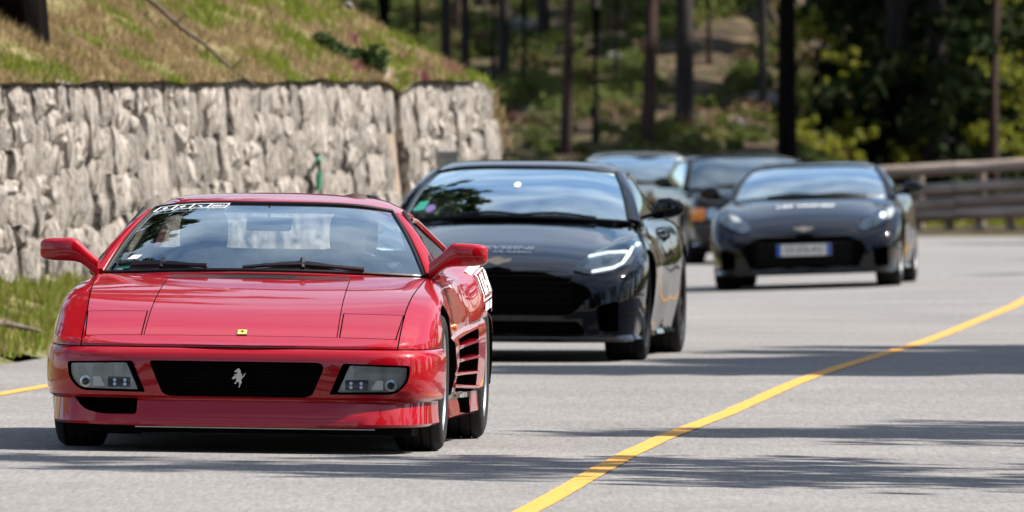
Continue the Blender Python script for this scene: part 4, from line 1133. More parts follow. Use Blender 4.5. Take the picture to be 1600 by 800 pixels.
    # wipers lying on the glass
    for u0, u1, vp, nm in ((-.93, -.34, .03, 0), (-.12, .63, .02, 1)):
        mb = MB(); hump = [.055, .052, .055, .05, .035, .010, .004] if nm == 0 else [.012, .035, .062, .085, .060, .030, .008]
        if nm == 0: hump = [.075, .085, .085, .08, .065, .04, .02]
        us = np.linspace(u0, u1, 7); mb.tube([ws(float(u), h_, .012) for u, h_ in zip(us, hump)], .010, 6)
        mb.tube([ws(float(u), h_ * .45 + .004, .020) for u, h_ in zip(us[1:], hump[1:])], .011, 6)
        mb.tube([ws(float(us[3]), .01, .012), ws(float(us[3]), hump[3] + .012, .024)], .013, 7); mb.build('wiper', M['seal'], car, 50)
    # windscreen sticker strip: outlined cells with small emblems
    def onws(u, v): return ws(u, v, .006)
    mb = MB(); U0, U1, V0, V1 = -.975, -.385, .895, .975
    def line(a, b, r_=.0018): mb.tube([onws(a[0] + (b[0] - a[0]) * t, a[1] + (b[1] - a[1]) * t) for t in np.linspace(0, 1, 7)], r_, 4)
    sl = .03
    line((U0, V0), (U1, V0)); line((U0 + sl, V1), (U1 + sl, V1))
    for k in range(5):
        u = U0 + (U1 - U0) * (k / 4) ; line((u, V0), (u + sl, V1))
    o = mb.build('sticker_strip', M['white'], car, 0)
    def emblem(poly, uc, sc):
        mb2 = MB(); mb2.add([onws(uc + x * sc, .935 + z * sc * 1.2) for x, z in poly], [tuple(range(len(poly)))]); mb2.build('emblem', M['white'], o, 0)
    cw = (U1 - U0) / 4
    emblem([(-.9, .1), (-.5, .5), (0, .6), (.6, .55), (.9, .1), (.4, -.1), (.2, -.6), (-.2, -.6), (-.3, -.1)], U0 + cw * .55, .027)
    emblem([(-1, .55), (-.4, .3), (.2, .55), (1, .6), (.7, .1), (.2, -.2), (0, -.6), (-.3, -.2), (-.8, .1)], U0 + cw * 1.55, .027)
    emblem([(-.9, .6), (-.2, .35), (.5, .1), (1, 0), (.6, -.5), (.3, -.3), (.1, -.05), (-.5, .3)], U0 + cw * 2.55, .027)
    Pm = onws(U0 + cw * 3.58, .935); ex = (onws(U0 + cw * 3.9, .935) - onws(U0 + cw * 3.3, .935)).normalized(); ey = (onws(U0 + cw * 3.58, .99) - Pm).normalized(); ez = ex.cross(ey)
    Mt = Matrix((ex, ey, ez)).transposed().to_4x4(); Mt.translation = Pm
    text_mesh('sticker_text', '2021', .034, M['white'], o, Mt, .0004, .2, .95)
    # small stickers low on the right-hand side of the windscreen (left in the picture)
    for (u0, v0, du, dv, m) in ((-.955, .035, .10, .085, 'green_stk'), (-.90, .15, .07, .05, 'white')):
        mb = MB(); mb.add([onws(u0, v0), onws(u0 + du, v0), onws(u0 + du + .02, v0 + dv), onws(u0 + .03, v0 + dv)], [(0, 1, 2, 3)]); mb.build('windscreen_sticker', M[m], car, 0)
    # mirrors
    pts = [(.768, 1.56, .11, .765, .848), (.795, 1.555, .11, .785, .872), (.825, 1.55, .12, .812, .896), (.85, 1.55, .13, .828, .922), (.872, 1.55, .14, .834, .942), (.90, 1.55, .15, .836, .946), (.97, 1.555, .15, .838, .943), (1.018, 1.56, .145, .844, .938), (1.032, 1.565, .13, .852, .930), (1.037, 1.57, .11, .862, .920)]
    for s in (-1, 1): mirror_pod(car, M['red'], s, pts)
    # door strakes
    for s in (-1, 1):
        for z0, z1 in ((.452, .478), (.395, .402), (.338, .328), (.285, .258)):
            mb = MB(); path = [(s * (W(y) - .020 - .006 * t), y, z0 + (z1 - z0) * t) for t, y in zip(np.linspace(0, 1, 9), np.linspace(1.49, 2.67, 9))]
            mb.loops(sweep_rect(path, [.012 + .055 * t for t in np.linspace(0, 1, 9)], .017, (0, -.1, 1))); mb.build('strake', M['red'], car, 50)
    # side marker and flank lettering
    mb = MB(); mb.lathe([(.0005, .012), (.014, .010), (.018, 0)], 'x', 14); o = mb.build('side_marker', M['amber'], car, 40); o.location = (W(1.5) - .026, 1.55, .555)
    flank = []
    def onflank(y, t):
        """point on the right-hand haunch: t = 0 body line, 1 = crown"""
        q = float(sm(2.2, 2.9, y)); zg, zs, zf, w_ = ZG(y), ZS(y), ZF(y), W(y)
        a = Vector((w_ - .024 + .02 * q, y, zg + .01)); b = Vector((w_ - .03 + .026 * q, y, (zg + zs) / 2 + .01)); c = Vector((w_ - .055 + .018 * q, y, zs)); d_ = Vector((XS(y), y, zf)); m_ = (c + d_) / 2 + Vector((.012, 0, .012))
        P_ = [a, b, c, m_, d_]; k = min(3, int(t * 4)); r_ = t * 4 - k
        p = P_[k].lerp(P_[k + 1], r_); return p + Vector((.006, 0, .004))
    dec = bpy.data.objects.new
    mb = MB()
    def quad(y0, y1, t0, t1, nt=5):
        v = []; f = []
        for j in range(nt + 1):
            for y in np.linspace(y0, y1, 4): v.append(onflank(float(y), t0 + (t1 - t0) * j / nt))
        for j in range(nt):
            for i in range(3): f.append((j*4 + i, j*4 + i + 1, (j+1)*4 + i + 1, (j+1)*4 + i))
        mb.add(v, f)
    quad(2.78, 3.28, .60, .72)
    quad(2.86, 2.885, .18, .56); quad(3.36, 3.385, .18, .56); quad(2.86, 3.385, .18, .20); quad(2.86, 3.385, .54, .56)
    for y in (2.95, 3.05, 3.2, 3.3): quad(y, y + .05, .24, .50)
    for y, t0 in ((2.95, .44), (3.1, .34), (3.2, .46), (3.0, .26)): quad(y, y + .12, t0, t0 + .05)
    quad(2.96, 3.16, .06, .15); quad(3.22, 3.42, .06, .15)
    mb.build('flank_lettering', M['white'], car, 0)
    # wheels
    for s in (-1, 1):
        wheel(car, s, FA, .882, .318, .215, .225, 5, M['alloy']); wheel(car, s, RA, .935, .328, .255, .225, 5, M['alloy'])
    return car
RED = red_car()
# ------------------------------------------------------------------ front-engined coupes
def grand_tourer(cfg):
    c = cfg; Wt = c['W']; paint = M[c['paint']]
    W, ZB, ZS, ZFC, ZV, ZH = Tab(*c['W']), Tab(*c['ZB']), Tab(*c['ZS']), Tab(*c['ZF']), Tab(*c['ZV']), Tab(*c['ZH'])
    XF = Tab(*c['XF'])                                  # x of the fender crest as share of the half width
    Ln = c['W'][-1][0]
    ys = [0, .004, .01, .018, .03, .045, .065, .09, .12, .155, .2, .25, .3, .36, .43] + list(np.arange(.5, Ln - .1, .08)) + [Ln - .08, Ln - .03, Ln]
    rk = c.get('rake', .10); hip = c.get('hip', 2.9)
    secs = []
    for y in ys:
        w_, zb, zs, zf, zv, zh = W(y), ZB(y), ZS(y), ZFC(y), ZV(y), ZH(y); fd = 1 - float(sm(.02, .7, y)); xf = w_ * XF(y)
        waist = c.get('waist', .035) * float(sm(1.15, 1.7, y)) * (1 - float(sm(hip - .9, hip - .1, y)))
        def P(x, z, dy=0): return (max(0, x), y + dy * fd, z)
        hz = zs - zb
        s = [P(0, zb, -.005), P(w_ * .55, zb, -.01), P(w_ - .12, zb + .002, -.015), P(w_ - .05, zb + .008, -.02), P(w_ - .03, zb + .022, -.02),
             P(w_ - .045 - waist * .3, zb + .05, .01), P(w_ - .028 - waist, zb + hz * .22, .012), P(w_ - .010 - waist, zb + hz * .40, .0), P(w_ - .002 - waist * .6, zb + hz * .58, .0), P(w_, zb + hz * .74, .012), P(w_ - .004, zb + hz * .86, .03), P(w_ - .016, zb + hz * .95, rk * .55), P(w_ - .030, zs, rk * .75)]
        a = Vector((w_ - .030, zs)); b = Vector((xf, zf))
        for t in (.25, .5, .75):
            p = a.lerp(b, t) + Vector((.016, .018)) * math.sin(math.pi * t) * float(sm(.0, .35, y)); s.append(P(p.x, p.y, rk * (.75 + .25 * t)))
        s += [P(xf, zf, rk)]
        v_ = Vector((w_ * c.get('xv', .60), zv)); h1 = Vector((w_ * .33, zv + (zh - zv) * .75)); 
        for t in (.35, .7):
            p = b.lerp(v_, t); p.y -= .010 * math.sin(math.pi * t) * float(sm(.1, .5, y)); s.append(P(p.x, p.y, rk))
        s += [P(v_.x, v_.y, rk * .98), P(w_ * .46, zv + (zh - zv) * .45, rk * .95), P(h1.x, h1.y, rk * .93), P(w_ * .16, zh - .002, rk * .92), P(0, zh, rk * .92)]
        secs.append(s)
    body = loft_body('body', secs, [paint])
    car = thing('sports_car', c['label'], 'car', c['loc'], c['rot'])
    boolean(body, arch_cutters([(y, r + .035, r - .002, .58) for (y, r, xo, wd) in c['axles']]))
    A = c['cab']                                        # glass house numbers
    mb = MB(); mb.prism(rounded([(-A['wb'] + .10, A['yb'] + .22), (A['wb'] - .10, A['yb'] + .22), (A['wb'] - .10, A['yr']), (-A['wb'] + .10, A['yr'])], .08), 'z', .40, 1.4); boolean(body, mb.build('cut', M['gap'], None, 0))
    shell = dupe(body, 'shell')
    # grille and lower openings
    mb = MB()
    for poly, r_, dpt in c['openings']:
        mb.prism(rounded(poly, r_), 'y', -.3, dpt)
    boolean(body, mb.build('cut', M['gap'], None, 0))
    # hood shut lines
    mb = MB()
    for pl in c.get('lines', []):
        for s in (-1, 1):
            pts = [Vector((s * x, y)) for x, y in pl]; left = []; right = []
            for i, p in enumerate(pts):
                t = (pts[min(i + 1, len(pts) - 1)] - pts[max(0, i - 1)]).normalized(); nrm = Vector((-t.y, t.x)) * .0035; left.append(p + nrm); right.append(p - nrm)
            for i in range(len(pts) - 1):
                q = [left[i], left[i + 1], right[i + 1], right[i]]
                mb.v, mb.f = mb.v, mb.f
                mb.prism([tuple(z) for z in q], 'z', .35, 1.3)
    def surf_piece(name, polys, m, off=(0, -.004, .002), y1=1.3, parent=car):
        """piece of the outer skin under a front-projected outline, standing slightly proud"""
        mb2 = MB()
        for pl in polys: mb2.prism(pl, 'y', -.3, y1)
        o = dupe(shell, name); boolean(o, mb2.build('cut', m, None, 0), 'INTERSECT'); remat(o, m); o.location = off; o.parent = parent
        bm = bmesh.new(); bm.from_mesh(o.data); bm.normal_update()
        lim = c.get('lampdepth', 1.0)
        kill = [f for f in bm.faces if f.calc_center_median().y > lim or f.normal.y > .35 or f.normal.z < -.6]
        bmesh.ops.delete(bm, geom=kill, context='FACES'); bm.to_mesh(o.data); bm.free(); o.name = name; return o
    for s in (-1, 1):
        lp = rounded([(s * x, z) for x, z in c['lamp']], .018)
        rim = surf_piece('headlight', [lp], M['lampdark'], (0, -.002, .001))
        cx, cz = sum(p[0] for p in lp) / len(lp), sum(p[1] for p in lp) / len(lp)
        if 'projector' in c:
            for (x, z, r_, lit) in c['projector']:
                n = 18; pl = [(s * x + r_ * math.cos(a), z + r_ * math.sin(a)) for a in np.linspace(0, 2 * math.pi, n, endpoint=False)]
                surf_piece('lamp_projector', [pl], M['hid'] if (lit and s in c.get('lit', (-1, 1))) else M['alloy'], (0, -.005, .003), 1.3, rim).location = (0, -.005, .003)
        if 'drl' in c:
            for st in c['drl']:
                pl = [(s * x, z) for x, z in st]; surf_piece('daytime_strip', [pl], M['drl'], (0, -.006, .004), 1.3, rim)
        if 'lampline' in c:
            surf_piece('lamp_reflector', [rounded([(s * (x), z) for x, z in c['lampline']], .02)], M['lampgrey'], (0, -.004, .002), 1.3, rim)
        surf_piece('lamp_cover', [lp], M['lens'], (0, -.009, .006), 1.3, rim)
    if mb.v:
        # blades one by one: overlapping quads would confuse a single boolean
        quads = [(mb.v[i * 8:i * 8 + 8]) for i in range(len(mb.v) // 8)]
        vs = MB()
        for i, q in enumerate(quads): vs.add(q, [(0, 1, 2, 3), (7, 6, 5, 4), (0, 4, 5, 1), (1, 5, 6, 2), (2, 6, 7, 3), (3, 7, 4, 0)])
        cut = vs.build('cut', M['gap'], None, 0)
        mm = body.modifiers.new('b', 'BOOLEAN'); mm.object = cut; mm.operation = 'DIFFERENCE'; mm.solver = 'EXACT'; mm.use_self = True
        try: mm.material_mode = 'TRANSFER'
        except Exception: pass
        bake(body); bpy.data.objects.remove(cut)
        body.data.polygons.foreach_set('use_smooth', [True] * len(body.data.polygons)); body.data.set_sharp_from_angle(angle=R(30))
    body.parent = car
    bpy.data.objects.remove(shell)
    # grille bars following the plan curve of the nose
    yx = lambda x: next((y for y in np.arange(0, 1, .005) if W(y) >= abs(x) + .03), .5)
    for (z, hw) in c.get('bars', []):
        mb = MB(); mb.loops(sweep_rect([(x, max(.02, yx(x) * .9) + .030, z) for x in np.linspace(-hw, hw, 15)], .016, .007, (0, 0, 1))); mb.build('grille_bar', M[c.get('barmat', 'plastic')], car, 50)
    if 'splitter' in c:
        z, hw = c['splitter']; mb = MB(); mb.loops(sweep_rect([(x, yx(x) - .035, z) for x in np.linspace(-hw, hw, 21)], .05, .012, (0, 0, 1))); mb.build('splitter', M['plastic'] if not c.get('splitpaint') else paint, car, 50)
    # winged badge
    if 'badge' in c:
        x0, z0, y0, sz = c['badge']; mb = MB(); wing = [(-1, .16), (-.45, .10), (-.2, .22), (.2, .22), (.45, .10), (1, .16), (.8, -.06), (.35, -.16), (.12, -.26), (-.12, -.26), (-.35, -.16), (-.8, -.06)]
        mb.prism([(x0 + x * sz, z0 + z * sz) for x, z in wing], 'y', y0, y0 + .05); mb.build('wing_badge', M['chrome'], car, 0)
    # glass house
    yb, cb, zb, wb, yt, ct, zt, wt = A['yb'], A['cb'], A['zb'], A['wb'], A['yt'], A['ct'], A['zt'], A['wt']
    zbd, ztd = A.get('zbd', .03), A.get('ztd', .035)
    def ws(u, v, off=0.):
        b = Vector((wb * u, yb + cb * u * u, zb - zbd * u * u)); t = Vector((wt * u, yt + ct * abs(u) ** 2.2, zt - ztd * u ** 4))
        p = b.lerp(t, v); return p + Vector((.16 * u, -.42, .88)).normalized() * (A.get('bow', .035) * math.sin(math.pi * v) + off)
    patch_glass('windscreen', ws, M['bglass'], car, 32, 16)
    mb = MB(); path = [ws(u, 0, .003) for u in np.linspace(-1, 1, 21)] + [ws(1, v, .003) for v in np.linspace(.06, .96, 10)] + [ws(u, 1, .003) for u in np.linspace(1, -1, 21)] + [ws(-1, v, .003) for v in np.linspace(.96, .06, 10)]
    mb.tube(path + [path[0]], .010, 6, False); mb.build('windscreen_seal', M['seal'], car, 50)
    yr, zr_, ye, ze, we = A['yr'], A['zr'], A['ye'], A['ze'], A['we']
    wtop = wt + .022
    def roof(u, v):
        a = abs(u); y0 = yt - .008 + ct * a ** 2.2; y = y0 + (ye - y0) * v
        zc = Tab((0, zt + .012), (.22, A['zmax']), (.45, zr_), (1, ze))(v); hw = Tab((0, wtop), (.3, wtop + .03), (.55, wtop + .02), (1, we))(v)
        ed = A.get('edge', .05); return Vector((u * hw, y, zc - ztd * a ** 3 - ed * max(0, (a - .75) / .25) ** 2 - .012 * max(0, 1 - v * 12) ** 2))
    v, f = grid(roof, 28, 24); solidify(mesh('roof', v, f, paint, car, 60, False), .025)
    v, f = grid(lambda u, v: roof(u * .78, .56 + .36 * v) + Vector((0, .004, .006)), 12, 8); mesh('rear_window', v, f, M['bglass'], car, 60, False)
    for s in (-1, 1):
        n = 9; mb = MB(); pw = A.get('pillar', .075)
        path = [ws(s, float(t)) + Vector((s * (.034 - .012 * t), .02, .002)) for t in np.linspace(0, 1, n)]
        mb.loops(sweep_rect(path, [pw - .022 * t for t in np.linspace(0, 1, n)], .03, (s * .35, -.35, .85))); mb.build('windscreen_pillar', paint, car, 50)
        # side glass from the belt line to the roof edge
        def side(u, v, s=s):
            k = (u + 1) / 2; ylo = yb + cb + .10 + (ye - .35 - yb - cb - .10) * k; lo = Vector((s * (wb + .052 + .0 * k), ylo, ZFC(ylo) - .02))
            yhi = yt + ct + .02 + (ye - .75 - yt - ct) * k; vv = (yhi - (yt + ct)) / (ye - yt - ct); hi = roof(s, max(0.02, min(.95, vv))) + Vector((s * -.004, 0, -.006))
            p = lo.lerp(hi, v); p.x += s * .03 * math.sin(math.pi * v); return p
        patch_glass('side_window', side, M['sglass'], car, 16, 8)
        mb = MB(); mb.tube([side(u, 0) + Vector((s * .004, 0, 0)) for u in np.linspace(-1, 1, 12)], .010, 6); mb.build('window_trim', M['chrome' if c.get('chrome') else 'seal'], car, 50)
        mb = MB(); mb.tube([side(u, .98) + Vector((s * .010, 0, .004)) for u in np.linspace(-1, 1, 12)], .016, 6); mb.build('roof_rail', paint, car, 50)
        # mirror on its stalk
        mx, my, mz = c['mirror']; sc = c.get('msize', 1)
        mirror_pod(car, paint, s, [(mx, my, .04, mz - .012, mz + .012), (mx + .07, my - .01, .06, mz + .006, mz + .036), (mx + .085, my - .01, .10, mz + .004, mz + .07), (mx + .12, my - .01, .14, mz - .004, mz + .118 * sc), (mx + .19, my, .15, mz - .002, mz + .125 * sc), (mx + .255, my + .01, .13, mz + .018, mz + .105 * sc), (mx + .282, my + .02, .09, mz + .04, mz + .085 * sc)])
    # interior
    mb = MB(); mb.loops([[(x, yb + .16 + .12 * x * x, zb - .25), (x, yb + .17 + .12 * x * x, zb - .03), (x, yb + .42, zb + .005), (x, yb + .60, zb - .02), (x, yb + .62, zb - .25)] for x in np.linspace(-wb + .1, wb - .1, 9)]); mb.build('dashboard', M['leather'], car, 40)
    seat(car, -.36, A['ys'], .45, .21, .55); seat(car, .36, A['ys'], .45, .21, .55); steering_wheel(car, .36 * c.get('drive', 1), A['ys'] - .5, zb - .02)
    mb = MB(); mb.prism(rounded([(-.11, zt - .10), (.11, zt - .10), (.115, zt - .03), (-.115, zt - .03)], .015), 'y', yt - .02, yt + .01); mb.build('rear_view_mirror', M['plastic'], car, 40)
    for u0, u1 in ((-.55, .1), (.02, .72)):
        mb = MB(); mb.tube([ws(float(u), h_, .012) for u, h_ in zip(np.linspace(u0, u1, 7), [.006, .02, .04, .05, .04, .02, .006])], .011, 6); mb.build('wiper', M['plastic'], car, 50)
    for (y, r, xo, wd) in c['axles']:
        for s in (-1, 1): wheel(car, s, y, xo, r, wd, r * .72, c.get('spokes', 10), M[c.get('rim', 'dalloy')])
    return car, ws, ZH, W

def hood_text(car, ZH, body, size, x, y, m, rkoff, parent, sx=1.0):
    sl = math.atan2(ZH(y + .05) - ZH(y - .05), .1)
    Mt = Matrix.Translation((x, y + rkoff, ZH(y) + .3)) @ Matrix.Rotation(sl, 4, 'X')
    o = text_mesh('hood_lettering', body, size, m, parent, Mt, 0, .15, sx, 'CENTER', size * .035)
    sh = next(q for q in car.children if q.name.startswith('body')); ivs = [v.co.copy() for v in o.data.vertices]
    for v in o.data.vertices:
        ok, loc, nn, ix = sh.ray_cast(Vector((v.co.x, v.co.y, 1.6)), Vector((0, 0, -1)))
        if ok: v.co.z = loc.z + .005
    return o

# black grand tourer right behind the red car
L_ = lambda a, b, w_: None
def stroke(pts, w_):
    """thin outline of given width round a polyline of (x,z)"""
    P_ = [Vector(p) for p in pts]; l = []; r = []
    for i, p in enumerate(P_):
        t = (P_[min(i + 1, len(P_) - 1)] - P_[max(0, i - 1)]).normalized(); n = Vector((-t.y, t.x)) * w_ / 2; l.append(tuple(p + n)); r.append(tuple(p - n))
    return l + r[::-1]
yaw2 = 4.7
BLK, ws2, ZH2, W2_ = grand_tourer(dict(paint='black', label='glossy black grand tourer close behind the red car, slim white lamp strips lit', loc=(at(768, 400, 76.5).x, 76.5, 0), rot=(0, R(.5), -R(yaw2)),
    W=((0, .40), (.004, .52), (.012, .62), (.03, .715), (.06, .785), (.11, .845), (.18, .885), (.3, .920), (.5, .945), (.8, .962), (1.1, .966), (1.5, .945), (2.2, .93), (2.8, .948), (3.4, .975), (3.9, .97), (4.4, .90), (4.65, .78), (4.74, .62)),
    ZB=((0, .128), (1, .13), (3.5, .14), (4.74, .3)),
    ZS=((0, .560), (.1, .585), (.2, .612), (.4, .655), (.7, .70), (1.0, .715), (1.5, .70), (2.3, .72), (2.9, .78), (3.4, .82), (4.0, .80), (4.74, .72)),
    ZF=((0, .574), (.1, .615), (.2, .652), (.35, .702), (.6, .765), (.9, .812), (1.2, .838), (1.6, .862), (2.3, .885), (3.0, .905), (3.6, .91), (4.2, .87), (4.74, .78)),
    ZV=((0, .578), (.1, .618), (.2, .648), (.4, .690), (.7, .742), (1.0, .790), (1.4, .845), (1.7, .875), (2.3, .89), (3.0, .91), (4.74, .79)),
    ZH=((0, .582), (.1, .632), (.2, .664), (.4, .712), (.7, .768), (1.0, .818), (1.4, .878), (1.75, .905), (2.3, .90), (3, .91), (4.74, .8)),
    XF=((0, .86), (.15, .82), (.5, .80), (1.0, .82), (1.5, .83), (2.5, .84), (4.74, .82)),
    axles=[(.90, .345, .925, .255), (3.705, .352, .962, .295)],
    openings=[([(-.33, .575), (.33, .575), (.60, .49), (.64, .44), (.50, .30), (-.50, .30), (-.64, .44), (-.60, .49)], .04, .20), ([(-.55, .265), (.55, .265), (.60, .18), (-.60, .18)], .02, .16), ([(.66, .36), (.80, .40), (.80, .20), (.68, .20)], .02, .34), ([(-.80, .40), (-.66, .36), (-.68, .20), (-.80, .20)], .02, .34)],
    barmat='gap', bars=[(.34 + .042 * i, .50) for i in range(6)], splitter=(.158, .80),
    lines=[],
    lamp=[(.500, .585), (.575, .668), (.70, .742), (.872, .790), (.905, .735), (.86, .63), (.72, .575), (.60, .562)],
    drl=[stroke([(.585, .672), (.70, .698), (.828, .705)], .015), stroke([(.855, .738), (.842, .69), (.812, .634), (.76, .604), (.625, .577)], .016)],
    projector=[(.875, .752, .012, 1), (.70, .65, .030, 0)], lit=(-1, 1),
    lampline=[(.56, .60), (.62, .66), (.80, .69), (.78, .62), (.66, .59)],
    badge=(0.02, .648, .10, .10), msize=1.1, mirror=(.80, 1.98, .912), drive=1, spokes=10, lampdepth=1.05,
    cab=dict(yb=1.56, cb=.26, zb=.915, wb=.735, yt=2.55, ct=.13, zt=1.232, wt=.585, yr=3.35, zr=1.235, zmax=1.282, ye=4.45, ze=.93, we=.55, ys=2.95, pillar=.085)))
hood_text(BLK, ZH2, 'EVISINI', .105, .06, .43, M['white'], .05, BLK, 1.0)
hood_text(BLK, ZH2, 'CLASSIC', .055, .09, .335, M['white'], .05, BLK, 1.2)
mb = MB()
for (u0, v0, du, dv, m) in ((-.945, .12, .10, .16, 'green_stk'), (-.83, .09, .09, .12, 'purple_stk')):
    mb = MB()
    if m == 'green_stk': pl = [(0, 0), (1, .1), (1.15, 1), (.25, .95)]
    else: pl = [(.5 + .5 * math.cos(a), .5 + .5 * math.sin(a)) for a in np.linspace(0, 2 * math.pi, 16, endpoint=False)]
    mb.add([ws2(u0 + x * du, v0 + z * dv, .006) for x, z in pl], [tuple(range(len(pl)))]); mb.build('windscreen_sticker', M[m], BLK, 0)
mb = MB(); mb.add([ws2(-.02 + .032 * math.cos(a), .54 + .05 * math.sin(a), .006) for a in np.linspace(0, 2 * math.pi, 16, endpoint=False)], [tuple(range(16))]); mb.build('windscreen_sticker', M['white'], BLK, 0)
# vents on the hood
for s in (-1, 1):
    mb = MB(); mb.prism([(s * x, y) for x, y in [(.40, .95), (.47, .95), (.55, 1.32), (.50, 1.34)]], 'z', ZH2(1.0) - .06, ZH2(1.1) - .02)

# black coupe with the number plate
VAN, ws3, ZH3, W3_ = grand_tourer(dict(paint='black', label='black coupe with a blue-banded white number plate in its grille', loc=(at(1258, 400, 114.7).x, 114.7, 0), rot=(0, -R(1.7), -R(4.2)),
    W=((0, .42), (.004, .53), (.012, .62), (.03, .70), (.06, .76), (.11, .815), (.18, .85), (.3, .885), (.5, .912), (.8, .93), (1.1, .93), (1.5, .905), (2.1, .90), (2.6, .92), (3.2, .945), (3.7, .93), (4.1, .86), (4.38, .62)),
    ZB=((0, .135), (1, .135), (3.3, .14), (4.38, .3)),
    ZS=((0, .500), (.1, .535), (.2, .575), (.4, .635), (.7, .69), (1.0, .71), (1.5, .70), (2.1, .72), (2.7, .79), (3.2, .82), (3.8, .80), (4.38, .72)),
    ZF=((0, .520), (.1, .575), (.2, .625), (.35, .69), (.6, .765), (.9, .812), (1.2, .835), (1.5, .855), (2.1, .875), (2.7, .90), (3.3, .905), (3.9, .87), (4.38, .78)),
    ZV=((0, .522), (.1, .572), (.2, .612), (.4, .665), (.7, .725), (1.0, .78), (1.4, .84), (1.6, .865), (2.1, .88), (2.7, .90), (4.38, .79)),
    ZH=((0, .526), (.1, .585), (.2, .628), (.4, .688), (.7, .755), (1.0, .812), (1.4, .868), (1.6, .89), (2.1, .89), (2.7, .90), (4.38, .8)),
    XF=((0, .86), (.15, .84), (.5, .82), (1.0, .84), (1.5, .84), (2.5, .84), (4.38, .82)),
    axles=[(.82, .332, .888, .235), (3.42, .338, .925, .275)],
    openings=[([(-.40, .500), (.40, .500), (.56, .44), (.60, .37), (.52, .205), (-.52, .205), (-.60, .37), (-.56, .44)], .035, .18), ([(.66, .36), (.80, .40), (.80, .20), (.66, .20)], .03, .34), ([(-.80, .40), (-.66, .36), (-.66, .20), (-.80, .20)], .03, .34)],
    bars=[(.25 + .045 * i, .46) for i in range(5)], splitter=(.165, .78),
    lamp=[(.50, .560), (.56, .640), (.66, .715), (.82, .765), (.868, .735), (.84, .66), (.72, .585), (.58, .535)],
    projector=[(.745, .682, .026, 1), (.64, .62, .036, 0)], lit=(1,), lampline=[(.515, .562), (.572, .640), (.67, .705), (.815, .752), (.852, .73), (.826, .662), (.712, .595), (.58, .545)],  # grey lamp face spread wide, painting in the reflected sky
    badge=(0, .575, .06, .10), mirror=(.80, 1.78, .868), spokes=10, rim='alloy', lampdepth=1.0, msize=1.05,
    cab=dict(yb=1.42, cb=.26, zb=.875, wb=.745, yt=2.28, ct=.13, zt=1.165, wt=.595, yr=2.95, zr=1.16, zmax=1.208, ye=4.05, ze=.92, we=.55, ys=2.62, pillar=.085)))
pl = thing_plate = None
mb = MB(); mb.prism(rounded([(-.26, .318), (.26, .318), (.26, .428), (-.26, .428)], .008), 'y', -.035, -.02); plate = mb.build('number_plate', M['plate'], VAN, 0)
for s, hw in ((-1, .042), (1, .042)):
    mb = MB(); mb.box((min(s * .26, s * (.26 - hw)), -.0375, .320), (max(s * .26, s * (.26 - hw)), -.0355, .426)); mb.build('plate_band', M['blue'], plate, 0)
Mt = Matrix.Translation((0, -.0365, .373)) @ Matrix.Rotation(math.pi / 2, 4, 'X')
text_mesh('plate_text', 'GF-076-AG', .088, M['ink'], plate, Mt, .0006, 0, .88)
mb = MB(); mb.box((-.10, -.02, .34), (.10, .10, .40)); mb.build('plate_bracket', M['plastic'], VAN, 0)
hood_text(VAN, ZH3, 'LES VIGNES', .10, -.02, .80, M['white'], .05, VAN, 1.1)
# dark blue-grey coupe farthest back
FAR, ws4, ZH4, W4_ = grand_tourer(dict(paint='navy', label='dark blue-grey coupe farthest back, half hidden by the black grand tourer', loc=(at(1012, 400, 151).x, 151, 0), rot=(0, 0, R(2.0)),
    W=((0, .42), (.004, .53), (.012, .62), (.03, .70), (.06, .76), (.11, .815), (.18, .85), (.3, .885), (.5, .912), (.8, .93), (1.1, .93), (1.5, .915), (2.1, .91), (2.6, .92), (3.2, .94), (3.9, .93), (4.4, .86), (4.65, .62)),
    ZB=((0, .14), (1, .14), (3.3, .14), (4.65, .3)),
    ZS=((0, .52), (.1, .55), (.2, .585), (.4, .635), (.7, .69), (1.0, .71), (1.5, .70), (2.1, .72), (2.7, .77), (3.3, .80), (4.0, .79), (4.65, .72)),
    ZF=((0, .54), (.1, .59), (.2, .635), (.35, .69), (.6, .76), (.9, .80), (1.2, .825), (1.5, .845), (2.1, .87), (2.7, .89), (3.4, .90), (4.1, .87), (4.65, .78)),
    ZV=((0, .545), (.1, .59), (.2, .63), (.4, .68), (.7, .735), (1.0, .785), (1.4, .84), (1.6, .865), (2.1, .88), (2.7, .90), (4.65, .79)),
    ZH=((0, .55), (.1, .605), (.2, .645), (.4, .70), (.7, .765), (1.0, .815), (1.4, .868), (1.6, .89), (2.1, .89), (2.7, .90), (4.65, .8)),
    XF=((0, .86), (.15, .84), (.5, .82), (1.0, .84), (1.5, .84), (2.5, .84), (4.65, .82)),
    axles=[(.85, .335, .89, .235), (3.60, .338, .92, .265)],
    openings=[([(-.38, .50), (.38, .50), (.50, .42), (.46, .24), (-.46, .24), (-.50, .42)], .04, .18)], bars=[(.30 + .06 * i, .44) for i in range(3)],
    lamp=[(.50, .58), (.58, .66), (.80, .75), (.86, .72), (.80, .64), (.60, .565)], lampline=[(.54, .59), (.60, .65), (.78, .71), (.80, .68), (.62, .585)],
    mirror=(.80, 1.78, .87), rim='alloy', lampdepth=1.0,
    cab=dict(yb=1.42, cb=.26, zb=.885, wb=.725, yt=2.28, ct=.13, zt=1.225, wt=.56, yr=3.0, zr=1.225, zmax=1.275, ye=4.25, ze=.92, we=.55, ys=2.65, pillar=.085, bow=.045)))
